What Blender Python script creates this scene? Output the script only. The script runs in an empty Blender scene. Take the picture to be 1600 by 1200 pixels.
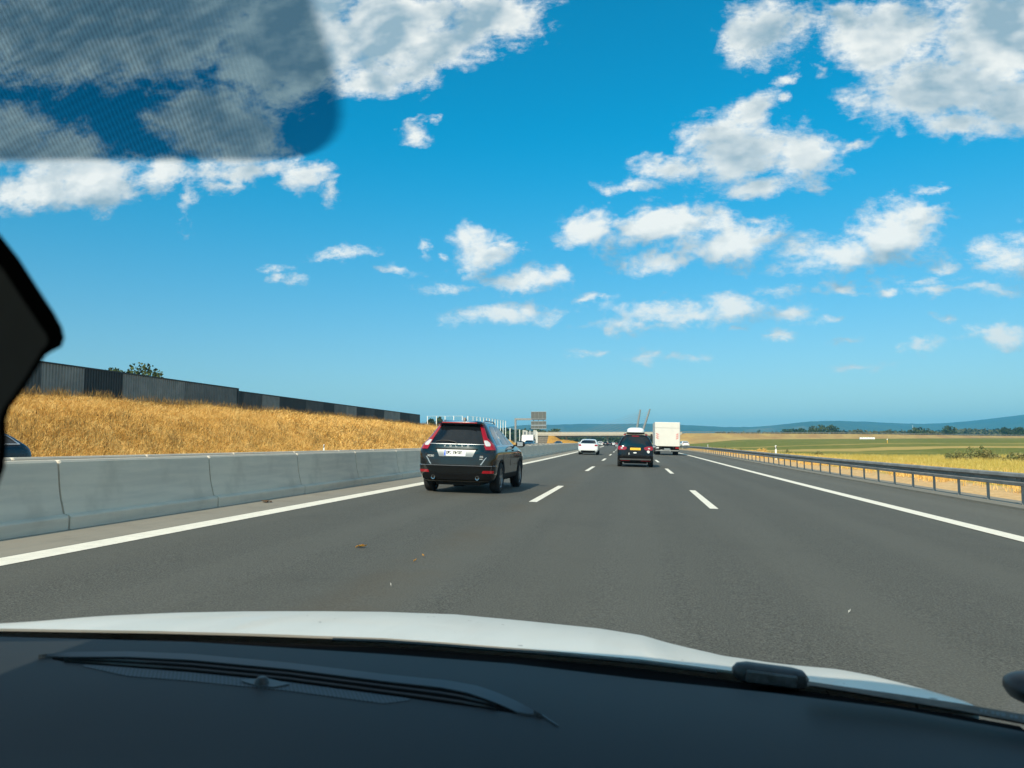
import bpy, bmesh, math, random
import numpy as np
from mathutils import Vector, Matrix

C = bpy.context.scene.collection
SC = bpy.context.scene
rnd = random.Random(7)
R = math.radians

# ------------------------------------------------------------------ camera, world, sun, exposure
F_PX, EYE = 1200.0, 1.28                      # focal length in pixels of a 1600 px wide picture, eye height
PHI = math.atan((693 - 600) / F_PX)
THETA = math.atan((998 - 800) / F_PX * math.cos(PHI))
cam_d = bpy.data.cameras.new('camera')
cam = bpy.data.objects.new('camera', cam_d)
C.objects.link(cam)
cam.location = (0, 0, EYE)
cam.rotation_euler = (R(90) + PHI, 0, THETA)
cam_d.sensor_width = 36.0
cam_d.lens = 36.0 * F_PX / 1600
cam_d.clip_start, cam_d.clip_end = 0.02, 40000
cam_d.dof.use_dof = True
cam_d.dof.focus_distance = 30.0
cam_d.dof.aperture_fstop = 8.0
SC.camera = cam
SC.view_settings.view_transform = 'Standard'
SC.view_settings.look = 'None'
SC.view_settings.exposure = 0.14
SC.view_settings.gamma = 1.0
SC.view_settings.use_curve_mapping = False
SC.cycles.use_denoising = True
SC.cycles.max_bounces = 8
SC.cycles.diffuse_bounces = 3
SC.cycles.glossy_bounces = 3
SC.cycles.transparent_max_bounces = 12
SC.cycles.volume_bounces = 1
SC.cycles.sample_clamp_indirect = 4.0

SUN_EL, SUN_AZ = R(36), R(15)                 # sun behind the camera, a little to the left
SUN_DIR = Vector((-math.sin(SUN_AZ) * math.cos(SUN_EL), -math.cos(SUN_AZ) * math.cos(SUN_EL), math.sin(SUN_EL)))
sun_d = bpy.data.lights.new('sun', 'SUN')
sun_d.energy, sun_d.angle, sun_d.color = 5.0, R(0.53), (1.0, 0.90, 0.72)
sun = bpy.data.objects.new('sun', sun_d)
C.objects.link(sun)
sun.rotation_euler = SUN_DIR.to_track_quat('Z', 'Y').to_euler()

_ct, _st, _cp, _sp = math.cos(THETA), math.sin(THETA), math.cos(PHI), math.sin(PHI)
def ray(px, py):
    """direction (u, 1, v) from the eye for a point of the photograph (1600 x 1200)"""
    a, b = (px - 800) / F_PX, -(py - 600) / F_PX
    x = a * _ct + b * _st * _sp - _st * _cp
    y = a * _st - b * _ct * _sp + _ct * _cp
    z = b * _cp + _sp
    return x / y, z / y
def at(px, py, d):
    u, v = ray(px, py)
    return Vector((u * d, d, EYE + v * d))

# ---- node helpers
def nt_new(nt, kind, **kw):
    n = nt.nodes.new(kind)
    for k, v in kw.items():
        setattr(n, k, v)
    return n
def setin(nt, sock, v):
    if isinstance(v, bpy.types.NodeSocket):
        nt.links.new(v, sock)
    elif v is not None:
        sock.default_value = v
def M(nt, op, a, b=None, c=None, clamp=False):
    n = nt.nodes.new('ShaderNodeMath'); n.operation = op; n.use_clamp = clamp
    for i, v in enumerate((a, b, c)):
        setin(nt, n.inputs[i], v)
    return n.outputs[0]
def VM(nt, op, a, b=None, c=None):
    n = nt.nodes.new('ShaderNodeVectorMath'); n.operation = op
    for i, v in enumerate((a, b, c)):
        setin(nt, n.inputs[i], v)
    return n.outputs['Value'] if op in ('LENGTH', 'DOT_PRODUCT', 'DISTANCE') else n.outputs[0]
def sstep(nt, v, lo, hi, a=0.0, b=1.0, kind='SMOOTHSTEP'):
    n = nt.nodes.new('ShaderNodeMapRange'); n.interpolation_type = kind
    for i, q in enumerate((v, lo, hi, a, b)):
        setin(nt, n.inputs[i], q)
    return n.outputs[0]
def mixc(nt, f, a, b, blend='MIX'):
    n = nt.nodes.new('ShaderNodeMix'); n.data_type = 'RGBA'; n.blend_type = blend
    setin(nt, n.inputs[0], f)
    for s, v in ((n.inputs[6], a), (n.inputs[7], b)):
        if isinstance(v, (tuple, list)) and len(v) == 3: v = (*v, 1)
        setin(nt, s, v)
    return n.outputs[2]
def noise(nt, vec, scale, detail=4.0, rough=0.5, dist=0.0, out=0):
    n = nt.nodes.new('ShaderNodeTexNoise')
    setin(nt, n.inputs['Vector'], vec)
    n.inputs['Scale'].default_value = scale; n.inputs['Detail'].default_value = detail
    n.inputs['Roughness'].default_value = rough; n.inputs['Distortion'].default_value = dist
    return n.outputs[out]

# ---- sky: Nishita with cumulus clouds mixed over it, all laid out by direction
CLOUDS = [  # px, py, rx, ry of a lobe in the photograph's directions
 (180,20,300,120),(450,60,150,110),(600,50,140,85),(760,30,100,50),(690,70,70,45),(580,132,55,26),(650,112,50,30),
 (330,190,100,62),(380,215,60,45),(100,245,60,45),(25,215,55,45),(140,285,75,48),(50,300,70,30),(250,275,50,26),(370,268,120,20),(480,275,38,22),
 (350,293,48,9),(293,312,12,30),(195,310,22,10),(515,305,10,14),(648,213,22,14),(690,190,8,4),
 (1190,50,58,52),(1240,40,30,22),(1385,60,95,62),(1330,30,50,30),(1470,140,150,62),(1560,60,120,100),(1500,192,110,28),(1400,35,110,45),(1590,160,90,60),
 (1225,122,18,8),(1286,110,12,8),(1215,155,8,6),
 (1150,238,95,58),(1255,240,58,46),(1045,258,55,20),(1185,288,75,16),(990,290,40,8),(1172,185,34,36),(1280,293,10,8),(1335,228,20,6),
 (1050,355,140,36),(930,362,55,30),(1150,372,68,30),(1040,408,60,16),(1120,385,90,34),(1180,340,35,9),
 (1300,398,80,28),(1390,362,72,46),(1430,335,52,24),(1470,297,30,7),(1410,309,34,8),
 (755,388,48,32),(800,380,18,12),(663,388,9,12),(690,398,8,6),(820,436,64,18),(875,428,22,15),(795,490,88,15),(830,484,40,14),
 (1060,488,115,20),(1150,474,62,18),(980,510,62,12),(1210,452,30,8),(1240,484,26,12),(1450,538,46,12),(1560,524,42,17),(1575,400,42,32),
 (535,397,33,11),(440,414,19,8),(447,431,22,7),(620,424,20,6),(1020,557,46,8),(1332,533,24,7),(1308,454,18,9),(1472,419,25,10),(1500,455,100,10),
 (1440,440,50,10),(1210,522,26,6),(1352,574,36,5),(705,447,30,6),(920,468,38,6),(1152,512,15,6),(1296,494,24,6),(1390,460,12,8),(930,553,30,4),(1480,500,20,5)]

def cloud_field(nt, uv):
    acc = None
    for (px, py, rx, ry) in CLOUDS:
        u, v = ray(px, py)
        k = 1.16 if rx < 90 else 1.0
        rx, ry = rx*k, ry*k
        ru = abs(ray(px + rx, py)[0] - ray(px - rx, py)[0]) / 2
        rv = abs(ray(px, py + ry)[1] - ray(px, py - ry)[1]) / 2
        q = VM(nt, 'MULTIPLY_ADD', uv, (1 / ru, 1 / rv, 0), (-u / ru, -v / rv, 0))
        ln = VM(nt, 'LENGTH', q)
        r = min(ru, rv * 1.3)
        r = 0.21*math.sqrt(r)
        s = M(nt, 'MULTIPLY_ADD', ln, -r, r)
        acc = s if acc is None else M(nt, 'SMOOTH_MAX', acc, s, 0.008)
    return acc

def build_world():
    w = bpy.data.worlds.new('World'); SC.world = w; w.use_nodes = True
    nt = w.node_tree; nt.nodes.clear()
    out = nt_new(nt, 'ShaderNodeOutputWorld'); bg = nt_new(nt, 'ShaderNodeBackground')
    bg.inputs['Strength'].default_value = 0.135
    nt.links.new(bg.outputs[0], out.inputs[0])
    sky = nt_new(nt, 'ShaderNodeTexSky', sky_type='NISHITA', sun_disc=False)
    sky.sun_elevation = SUN_EL
    sky.sun_rotation = math.atan2(SUN_DIR.x, SUN_DIR.y)
    sky.air_density, sky.dust_density, sky.ozone_density = 1.0, 0.6, 3.0
    tc = nt_new(nt, 'ShaderNodeTexCoord')
    sx = nt_new(nt, 'ShaderNodeSeparateXYZ'); nt.links.new(tc.outputs['Generated'], sx.inputs[0])
    x, y, z = sx.outputs
    # deeper, more cyan blue overhead than at the horizon, the same all round
    tint = mixc(nt, sstep(nt, z, 0.0, 0.40), SKY_LOW, SKY_HIGH)
    blue = mixc(nt, 1.0, sky.outputs[0], tint, 'MULTIPLY')
    yy = M(nt, 'MAXIMUM', y, 0.08)
    cx = nt_new(nt, 'ShaderNodeCombineXYZ')
    nt.links.new(M(nt, 'DIVIDE', x, yy), cx.inputs[0]); nt.links.new(M(nt, 'DIVIDE', z, yy), cx.inputs[1])
    uv = cx.outputs[0]
    # irregular edges: the directions are warped by noise at two scales before the lobes are read
    st = VM(nt, 'MULTIPLY', uv, (1.0, 1.5, 1.0))
    w1 = VM(nt, 'SUBTRACT', noise(nt, st, 9.0, 2.0, 0.5, out=1), (0.5, 0.5, 0.5))
    w2 = VM(nt, 'SUBTRACT', noise(nt, st, 34.0, 4.0, 0.6, out=1), (0.5, 0.5, 0.5))
    uw = VM(nt, 'MULTIPLY_ADD', w1, (0.055, 0.034, 0), uv)
    uw = VM(nt, 'MULTIPLY_ADD', w2, (0.036, 0.024, 0), uw)
    fb = noise(nt, VM(nt, 'MULTIPLY_ADD', w1, (0.05, 0.05, 0), st), 19.0, 8.0, 0.55)
    f1 = cloud_field(nt, uw)
    f2 = cloud_field(nt, VM(nt, 'ADD', uw, (-0.012, 0.030, 0)))
    # the sky outside the picture: the same kind of fair-weather cumulus, laid on a cloud plane
    zz = M(nt, 'ADD', M(nt, 'MAXIMUM', z, 0.0), 0.12)
    cp = nt_new(nt, 'ShaderNodeCombineXYZ')
    nt.links.new(M(nt, 'DIVIDE', x, zz), cp.inputs[0]); nt.links.new(M(nt, 'DIVIDE', y, zz), cp.inputs[1])
    gen = noise(nt, cp.outputs[0], 1.1, 7.0, 0.55)
    gen2 = M(nt, 'MULTIPLY', M(nt, 'SUBTRACT', gen, 0.50), 0.40)
    us, vs = M(nt, 'DIVIDE', x, yy), M(nt, 'DIVIDE', z, yy)
    far_u = M(nt, 'MAXIMUM', M(nt, 'SUBTRACT', us, 0.60), M(nt, 'SUBTRACT', -1.05, us))
    far = M(nt, 'MAXIMUM', far_u, M(nt, 'SUBTRACT', vs, 0.66))
    far = M(nt, 'MAXIMUM', far, M(nt, 'SUBTRACT', 0.08, y))
    om = sstep(nt, far, 0.0, 0.12)
    def blend(f):
        return M(nt, 'ADD', M(nt, 'MULTIPLY', f, M(nt, 'SUBTRACT', 1.0, om)), M(nt, 'MULTIPLY', gen2, om))
    f1, f2 = blend(f1), blend(f2)
    v1 = M(nt, 'ADD', M(nt, 'MULTIPLY', f1, 38.0), M(nt, 'MULTIPLY', M(nt, 'SUBTRACT', fb, 0.50), 3.4))
    wisp = M(nt, 'MULTIPLY', M(nt, 'SUBTRACT', noise(nt, st, 75.0, 5.0, 0.65), 0.5), 1.5)
    dens = sstep(nt, M(nt, 'ADD', v1, wisp), -0.30, 1.15)
    dens = M(nt, 'MULTIPLY', dens, sstep(nt, z, 0.0, 0.10, 0.35, 0.96, 'LINEAR'))
    # light: tops bright and bases grey-blue low in the sky; overhead, thick middles are grey and rims bright
    lo1 = noise(nt, st, 15.0, 3.0, 0.45); lo2 = noise(nt, VM(nt, 'ADD', st, (-0.014, 0.024, 0)), 15.0, 3.0, 0.45)
    hi1 = noise(nt, st, 42.0, 3.0, 0.5); hi2 = noise(nt, VM(nt, 'ADD', st, (-0.006, 0.010, 0)), 42.0, 3.0, 0.5)
    relief = M(nt, 'ADD', M(nt, 'MULTIPLY', M(nt, 'SUBTRACT', lo1, lo2), 1.7), M(nt, 'MULTIPLY', M(nt, 'SUBTRACT', hi1, hi2), 0.45))
    low = M(nt, 'MULTIPLY_ADD', M(nt, 'SUBTRACT', f2, f1), 15.0, 0.40)
    high = sstep(nt, M(nt, 'ADD', f1, M(nt, 'MULTIPLY', M(nt, 'SUBTRACT', lo1, 0.5), 0.18)), 0.000, 0.056, 0.0, 0.95)
    hz = sstep(nt, z, 0.26, 0.40)
    shade = M(nt, 'ADD', M(nt, 'MULTIPLY', low, M(nt, 'SUBTRACT', 1.0, hz)), M(nt, 'MULTIPLY', high, hz))
    shade = M(nt, 'SUBTRACT', shade, relief, clamp=True)
    ccol = mixc(nt, shade, (6.9, 7.0, 6.8), (2.3, 3.3, 4.0))
    ccol = mixc(nt, sstep(nt, z, 0.0, 0.22, 0.45, 0.0, 'LINEAR'), ccol, (3.6, 4.3, 4.6))
    nt.links.new(mixc(nt, dens, blue, ccol), bg.inputs['Color'])
    w.cycles.sampling_method = 'MANUAL'; w.cycles.sample_map_resolution = 512
SKY_LOW, SKY_HIGH = (0.63, 0.75, 0.77), (0.0, 0.94, 1.10)
build_world()

# ------------------------------------------------------------------ builders
def tag(o, label=None, cat=None, group=None, kind=None):
    if label: o['label'] = label
    if cat: o['category'] = cat
    if group: o['group'] = group
    if kind: o['kind'] = kind
    return o
def thing(name, label, cat, loc=(0, 0, 0), rotz=0.0, group=None):
    o = bpy.data.objects.new(name, None); C.objects.link(o)
    o.empty_display_size = 0.3
    o.location = loc; o.rotation_euler = (0, 0, rotz)
    return tag(o, label, cat, group)
def link(name, me, parent=None):
    o = bpy.data.objects.new(name, me); C.objects.link(o)
    if parent is not None: o.parent = parent
    return o
def copy_tree(o, parent=None):
    c = o.copy(); C.objects.link(c)
    if parent is not None: c.parent = parent
    for ch in list(o.children): copy_tree(ch, c)
    return c

class MB:
    """collects faces; build() links them as one mesh object"""
    def __init__(s): s.v, s.f, s.m = [], [], []
    def add(s, vs, fs, mi=0):
        b = len(s.v); s.v += [tuple(p) for p in vs]
        s.f += [tuple(b + i for i in f) for f in fs]; s.m += [mi] * len(fs); return s
    def box(s, x0, x1, y0, y1, z0, z1, mi=0, mat=None):
        vs = [(x0,y0,z0),(x1,y0,z0),(x1,y1,z0),(x0,y1,z0),(x0,y0,z1),(x1,y0,z1),(x1,y1,z1),(x0,y1,z1)]
        if mat is not None: vs = [mat @ Vector(p) for p in vs]
        return s.add(vs, [(0,3,2,1),(4,5,6,7),(0,1,5,4),(1,2,6,5),(2,3,7,6),(3,0,4,7)], mi)
    def cbox(s, x0, x1, y0, y1, z0, z1, b=0.01, mi=0, mat=None):
        """box with chamfered edges"""
        X, Y, Z = (x0, x1), (y0, y1), (z0, z1)
        bm = bmesh.new()
        vs = [bm.verts.new(p) for p in [(x0,y0,z0),(x1,y0,z0),(x1,y1,z0),(x0,y1,z0),(x0,y0,z1),(x1,y0,z1),(x1,y1,z1),(x0,y1,z1)]]
        for f in [(0,3,2,1),(4,5,6,7),(0,1,5,4),(1,2,6,5),(2,3,7,6),(3,0,4,7)]: bm.faces.new([vs[i] for i in f])
        bmesh.ops.bevel(bm, geom=list(bm.edges), offset=b, segments=2, affect='EDGES', profile=0.5)
        bm.verts.index_update()
        vv = [v.co.copy() for v in bm.verts]
        if mat is not None: vv = [mat @ p for p in vv]
        s.add(vv, [tuple(v.index for v in f.verts) for f in bm.faces], mi); bm.free(); return s
    def grid(s, rows, mi=0, close=False):
        n = len(rows[0]); vs = [p for r in rows for p in r]; fs = []
        for i in range(len(rows) - 1):
            for j in range(n if close else n - 1):
                k = (j + 1) % n
                fs.append((i*n+j, i*n+k, (i+1)*n+k, (i+1)*n+j))
        return s.add(vs, fs, mi)
    def tube(s, pts, r, n=8, mi=0, cap=True):
        pts = [Vector(p) for p in pts]; rs = r if isinstance(r, (list, tuple)) else [r] * len(pts)
        rows = []
        for i, p in enumerate(pts):
            d = (pts[min(i+1, len(pts)-1)] - pts[max(i-1, 0)]).normalized()
            a = d.cross(Vector((0, 0, 1)) if abs(d.z) < 0.9 else Vector((1, 0, 0))).normalized(); b = d.cross(a)
            rows.append([p + (a*math.cos(2*math.pi*k/n) + b*math.sin(2*math.pi*k/n)) * rs[i] for k in range(n)])
        s.grid(rows, mi, True)
        if cap:
            s.add(rows[0], [tuple(range(n))], mi); s.add(rows[-1], [tuple(reversed(range(n)))], mi)
        return s
    def lathe(s, prof, n=24, axis='X', mi=0, c=(0, 0, 0)):
        rows = []
        for (r, h) in prof:
            row = []
            for k in range(n):
                a = 2*math.pi*k/n
                p = (h, r*math.cos(a), r*math.sin(a)) if axis == 'X' else ((r*math.cos(a), h, r*math.sin(a)) if axis == 'Y' else (r*math.cos(a), r*math.sin(a), h))
                row.append((p[0]+c[0], p[1]+c[1], p[2]+c[2]))
            rows.append(row)
        return s.grid(rows, mi, True)
    def prism(s, poly, a, b, axis='Y', mi=0):
        n = len(poly)
        def P(q, t): return (q[0], t, q[1]) if axis == 'Y' else ((t, q[0], q[1]) if axis == 'X' else (q[0], q[1], t))
        vs = [P(q, a) for q in poly] + [P(q, b) for q in poly]
        fs = [tuple(range(n)), tuple(reversed(range(n, 2*n)))] + [(i, n+i, n+(i+1) % n, (i+1) % n) for i in range(n)]
        return s.add(vs, fs, mi)
    def mesh(s, name, mats, smooth=False, sharp=35, fix=True):
        me = bpy.data.meshes.new(name)
        me.from_pydata(s.v, [], s.f)
        for m in (mats if isinstance(mats, (list, tuple)) else [mats]): me.materials.append(m)
        if len(me.materials) > 1: me.polygons.foreach_set('material_index', s.m)
        if fix:
            bm = bmesh.new(); bm.from_mesh(me)
            bmesh.ops.remove_doubles(bm, verts=bm.verts, dist=1e-5)
            bmesh.ops.recalc_face_normals(bm, faces=bm.faces); bm.to_mesh(me); bm.free()
        if smooth:
            me.shade_smooth()
            if sharp < 180: me.set_sharp_from_angle(angle=R(sharp))
        me.update(); return me
    def build(s, name, mats, parent=None, **kw):
        return link(name, s.mesh(name, mats, **kw), parent)

def quads_mesh(name, V, mat, tri=False):
    """fast mesh from an (n, k, 3) array of separate faces"""
    V = np.asarray(V, dtype=np.float32); n, k, _ = V.shape
    me = bpy.data.meshes.new(name)
    me.vertices.add(n*k); me.vertices.foreach_set('co', V.reshape(-1))
    me.loops.add(n*k); me.loops.foreach_set('vertex_index', np.arange(n*k, dtype=np.int32))
    me.polygons.add(n); me.polygons.foreach_set('loop_start', np.arange(0, n*k, k, dtype=np.int32))
    me.materials.append(mat); me.update(calc_edges=True); return me

# ------------------------------------------------------------------ materials
def new_mat(name):
    m = bpy.data.materials.new(name); m.use_nodes = True
    nt = m.node_tree; b = nt.nodes['Principled BSDF']
    return m, nt, b
def flat(name, col, rough=0.5, metal=0.0, coat=0.0, spec=0.5, var=0.12, scale=6.0, bump=0.0, bscale=80.0, emis=None):
    """a plain surface with a little uneven colour and relief"""
    m, nt, b = new_mat(name)
    tc = nt_new(nt, 'ShaderNodeTexCoord').outputs['Object']
    n = noise(nt, tc, scale, 5.0, 0.6)
    f = sstep(nt, n, 0.3, 0.7)
    lo = tuple(c * (1 - var) for c in col); hi = tuple(min(1, c * (1 + var)) for c in col)
    nt.links.new(mixc(nt, f, lo, hi), b.inputs['Base Color'])
    b.inputs['Roughness'].default_value = rough; b.inputs['Metallic'].default_value = metal
    b.inputs['Coat Weight'].default_value = coat; b.inputs['Coat Roughness'].default_value = 0.04
    b.inputs['Specular IOR Level'].default_value = spec
    if bump:
        bp = nt_new(nt, 'ShaderNodeBump'); bp.inputs['Strength'].default_value = bump; bp.inputs['Distance'].default_value = 0.01
        nt.links.new(noise(nt, tc, bscale, 4.0, 0.6), bp.inputs['Height']); nt.links.new(bp.outputs[0], b.inputs['Normal'])
    if emis:
        b.inputs['Emission Color'].default_value = (*emis[0], 1); b.inputs['Emission Strength'].default_value = emis[1]
    return m

MAT = {}
def asphalt(name, base, worn, tracks=True):
    m, nt, b = new_mat(name)
    tc = nt_new(nt, 'ShaderNodeTexCoord').outputs['Object']
    fine = noise(nt, tc, 64.0, 4.0, 0.75)
    fine2 = noise(nt, tc, 120.0, 2.0, 0.6)
    big = noise(nt, VM(nt, 'MULTIPLY', tc, (0.9, 0.05, 1.0)), 1.0, 5.0, 0.6)
    blot = noise(nt, tc, 0.55, 5.0, 0.6)
    c = mixc(nt, sstep(nt, fine, 0.36, 0.64), tuple(q*0.45 for q in base), tuple(q*1.55 for q in base))
    c = mixc(nt, M(nt, 'MULTIPLY', sstep(nt, fine2, 0.58, 0.70), 0.7), c, tuple(q*2.8 for q in base))
    c = mixc(nt, M(nt, 'MULTIPLY', sstep(nt, big, 0.42, 0.68), 0.55), c, worn)
    c = mixc(nt, M(nt, 'MULTIPLY', sstep(nt, blot, 0.5, 0.75), 0.22), c, tuple(q*0.6 for q in base))
    sx = nt_new(nt, 'ShaderNodeSeparateXYZ'); nt.links.new(tc, sx.inputs[0])
    xr = M(nt, 'MULTIPLY_ADD', M(nt, 'MULTIPLY', sx.outputs[1], sx.outputs[1]), 1/12000.0, sx.outputs[0])
    # old brown stain along the joint between the left and middle lanes
    jn = M(nt, 'SUBTRACT', 1.0, sstep(nt, M(nt, 'ABSOLUTE', M(nt, 'ADD', xr, 2.15)), 0.05, 0.55))
    c = mixc(nt, M(nt, 'MULTIPLY', M(nt, 'MULTIPLY', jn, sstep(nt, blot, 0.35, 0.65)), 0.55), c, (base[0]*1.15, base[1]*0.92, base[2]*0.70))
    # paler strips between the wheel tracks, one lane 3.7 m
    trk = M(nt, 'SINE', M(nt, 'MULTIPLY_ADD', xr, 2*math.pi*2/3.7, 1.9))
    c = mixc(nt, M(nt, 'MULTIPLY', sstep(nt, trk, -0.2, 1.0), 0.22), c, tuple(q*1.5 for q in base))
    nt.links.new(c, b.inputs['Base Color'])
    b.inputs['Roughness'].default_value = 0.88; b.inputs['Specular IOR Level'].default_value = 0.3
    bp = nt_new(nt, 'ShaderNodeBump'); bp.inputs['Strength'].default_value = 0.6; bp.inputs['Distance'].default_value = 0.006
    nt.links.new(fine, bp.inputs['Height']); nt.links.new(bp.outputs[0], b.inputs['Normal'])
    return m
MAT['asphalt'] = asphalt('asphalt', (0.088, 0.085, 0.072), (0.108, 0.103, 0.086))
MAT['asphalt_shoulder'] = asphalt('shoulder_asphalt', (0.112, 0.108, 0.091), (0.130, 0.124, 0.103))
def concrete(name, base, stain, streak=(0.6, 0.05, 0.6), amt=0.5):
    m, nt, b = new_mat(name)
    tc = nt_new(nt, 'ShaderNodeTexCoord').outputs['Object']
    n1 = noise(nt, VM(nt, 'MULTIPLY', tc, streak), 2.2, 5.0, 0.6)
    n2 = noise(nt, tc, 1.6, 6.0, 0.6); n3 = noise(nt, tc, 60.0, 3.0, 0.6)
    c = mixc(nt, M(nt, 'MULTIPLY', sstep(nt, n1, 0.40, 0.70), amt*0.75), base, stain)
    c = mixc(nt, M(nt, 'MULTIPLY', sstep(nt, n2, 0.48, 0.72), amt), c, tuple(q*0.72 for q in base))
    c = mixc(nt, M(nt, 'MULTIPLY', sstep(nt, n3, 0.60, 0.75), 0.3), c, tuple(q*0.55 for q in base))
    nt.links.new(c, b.inputs['Base Color'])
    b.inputs['Roughness'].default_value = 0.85; b.inputs['Specular IOR Level'].default_value = 0.25
    bp = nt_new(nt, 'ShaderNodeBump'); bp.inputs['Strength'].default_value = 0.3; bp.inputs['Distance'].default_value = 0.004
    nt.links.new(n3, bp.inputs['Height']); nt.links.new(bp.outputs[0], b.inputs['Normal'])
    return m
MAT['strip'] = concrete('gutter_concrete', (0.27, 0.245, 0.20), (0.34, 0.30, 0.235), (3.0, 0.08, 1.0))
MAT['barrier'] = concrete('barrier_concrete', (0.70, 0.61, 0.49), (0.46, 0.42, 0.36), (1.2, 0.25, 3.0), 0.55)
MAT['kerb'] = concrete('kerb_concrete', (0.22, 0.205, 0.17), (0.28, 0.25, 0.20), (1.0, 0.1, 1.0))
MAT['bridge'] = concrete('bridge_concrete', (0.50, 0.44, 0.35), (0.40, 0.35, 0.28), (0.1, 0.1, 0.6))
MAT['abutment'] = concrete('abutment_stone', (0.24, 0.20, 0.155), (0.15, 0.125, 0.10), (0.5, 0.5, 0.5), 0.8)
MAT['line'] = flat('road_paint', (0.84, 0.775, 0.655), 0.75, var=0.07, scale=9, bump=0.2, spec=0.2)
MAT['galv'] = flat('galvanised_steel', (0.25, 0.245, 0.23), 0.55, 0.1, var=0.22, scale=2.5)
MAT['galv_dark'] = flat('galvanised_steel_dull', (0.24, 0.245, 0.24), 0.55, 0.2, var=0.2, scale=3)
MAT['white_post'] = flat('white_plastic', (0.82, 0.82, 0.79), 0.5, var=0.05)
MAT['black_plastic'] = flat('black_plastic', (0.012, 0.012, 0.013), 0.45, var=0.2)
MAT['glass_dark'] = flat('dark_tinted_glass', (0.006, 0.008, 0.010), 0.04, spec=0.7, var=0.05)
MAT['tyre'] = flat('tyre_rubber', (0.012, 0.012, 0.013), 0.85, var=0.2)
MAT['rim'] = flat('alloy_rim', (0.30, 0.31, 0.32), 0.3, 0.8, var=0.1)
MAT['paint_grey'] = flat('dark_grey_metallic_paint', (0.0055, 0.0065, 0.0072), 0.13, 0.0, coat=0.8, spec=0.25, var=0.06)
MAT['paint_black'] = flat('black_car_paint', (0.0025, 0.0028, 0.0032), 0.13, 0.0, coat=0.7, spec=0.2, var=0.06)
MAT['paint_white'] = flat('white_car_paint', (0.74, 0.75, 0.74), 0.35, coat=1.0, var=0.03)
MAT['paint_blue'] = flat('dark_blue_car_paint', (0.005, 0.010, 0.020), 0.2, 0.0, coat=0.25, spec=0.3, var=0.06)
MAT['paint_silver'] = flat('silver_car_paint', (0.42, 0.43, 0.44), 0.35, 0.5, coat=1.0, var=0.05)
MAT['paint_red'] = flat('red_car_paint', (0.36, 0.03, 0.02), 0.35, coat=1.0, var=0.05)
MAT['trim_dark'] = flat('dark_trim_plastic', (0.007, 0.007, 0.0075), 0.6, spec=0.15, var=0.15, bump=0.2)
MAT['chrome'] = flat('chrome', (0.75, 0.76, 0.77), 0.12, 1.0, var=0.03)
MAT['badge'] = flat('bright_badge', (0.80, 0.81, 0.80), 0.4, 0.2, var=0.03)
MAT['recess'] = flat('plate_recess_grey', (0.20, 0.215, 0.22), 0.4, 0.3, var=0.05)
MAT['silver_trim'] = flat('satin_silver_trim', (0.42, 0.44, 0.46), 0.35, 0.7, var=0.05)
MAT['lens_red'] = flat('red_lens', (0.30, 0.006, 0.012), 0.12, coat=0.6, var=0.15, scale=25)
MAT['lens_white'] = flat('clear_lens', (0.55, 0.55, 0.55), 0.12, coat=0.5, var=0.1, scale=40)
MAT['plate_white'] = flat('white_number_plate', (0.80, 0.80, 0.77), 0.45, var=0.03)
MAT['plate_yellow'] = flat('yellow_number_plate', (0.85, 0.50, 0.015), 0.45, var=0.03)
MAT['plate_blue'] = flat('blue_plate_band', (0.01, 0.10, 0.55), 0.45, var=0.03)
MAT['ink'] = flat('black_lettering', (0.02, 0.02, 0.022), 0.5, var=0.05)
MAT['red_mark'] = flat('red_marking', (0.60, 0.06, 0.05), 0.5, var=0.05)
MAT['underbody'] = flat('underbody', (0.010, 0.010, 0.010), 0.8, var=0.2)
MAT['box_white'] = flat('white_box_panel', (0.66, 0.63, 0.575), 0.5, var=0.03, scale=1.5)
MAT['soil'] = flat('bare_soil', (0.42, 0.29, 0.16), 0.95, var=0.25, scale=1.2, bump=0.8, bscale=9)
MAT['bark'] = flat('bark', (0.08, 0.06, 0.045), 0.9, var=0.3)

# ------------------------------------------------------------------ the lie of the land
RAD = 6000.0
def bend(y): return -(y * y) / (2 * RAD) if y > 0 else 0.0
def smooth(t, a, b):
    t = min(1.0, max(0.0, (t - a) / (b - a))); return t * t * (3 - 2 * t)
def rise(y): return 0.30 * smooth(y, 20, 120)
def road_z(x, y): return -0.025 * x + rise(y)
def on_road(x, y): return Vector((x + bend(y), y, road_z(x, y)))
def heading(y): return math.atan(y / RAD) if y > 0 else 0.0      # turn of the road about z

def ystops(y0, y1):
    ys, y = [], y0
    while y < y1:
        ys.append(y); y += 4.0 if y < 160 else (12.0 if y < 500 else 40.0)
    return ys + [y1]
def ribbon(name, x0, x1, mat, y0=-60, y1=1500, dz=0.0, parent=None, zf=road_z, thick=0.0, nx=1):
    mb = MB(); rows = []
    for y in ystops(y0, y1):
        row = [Vector((x0 + (x1-x0)*k/nx + bend(y), y, zf(x0 + (x1-x0)*k/nx, y) + dz)) for k in range(nx+1)]
        rows.append(row)
    mb.grid(rows)
    if thick:
        for e in (0, -1):
            mb.grid([[r[e], r[e] - Vector((0, 0, thick))] for r in rows])
    o = mb.build(name, mat, parent, smooth=False)
    return o

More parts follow.
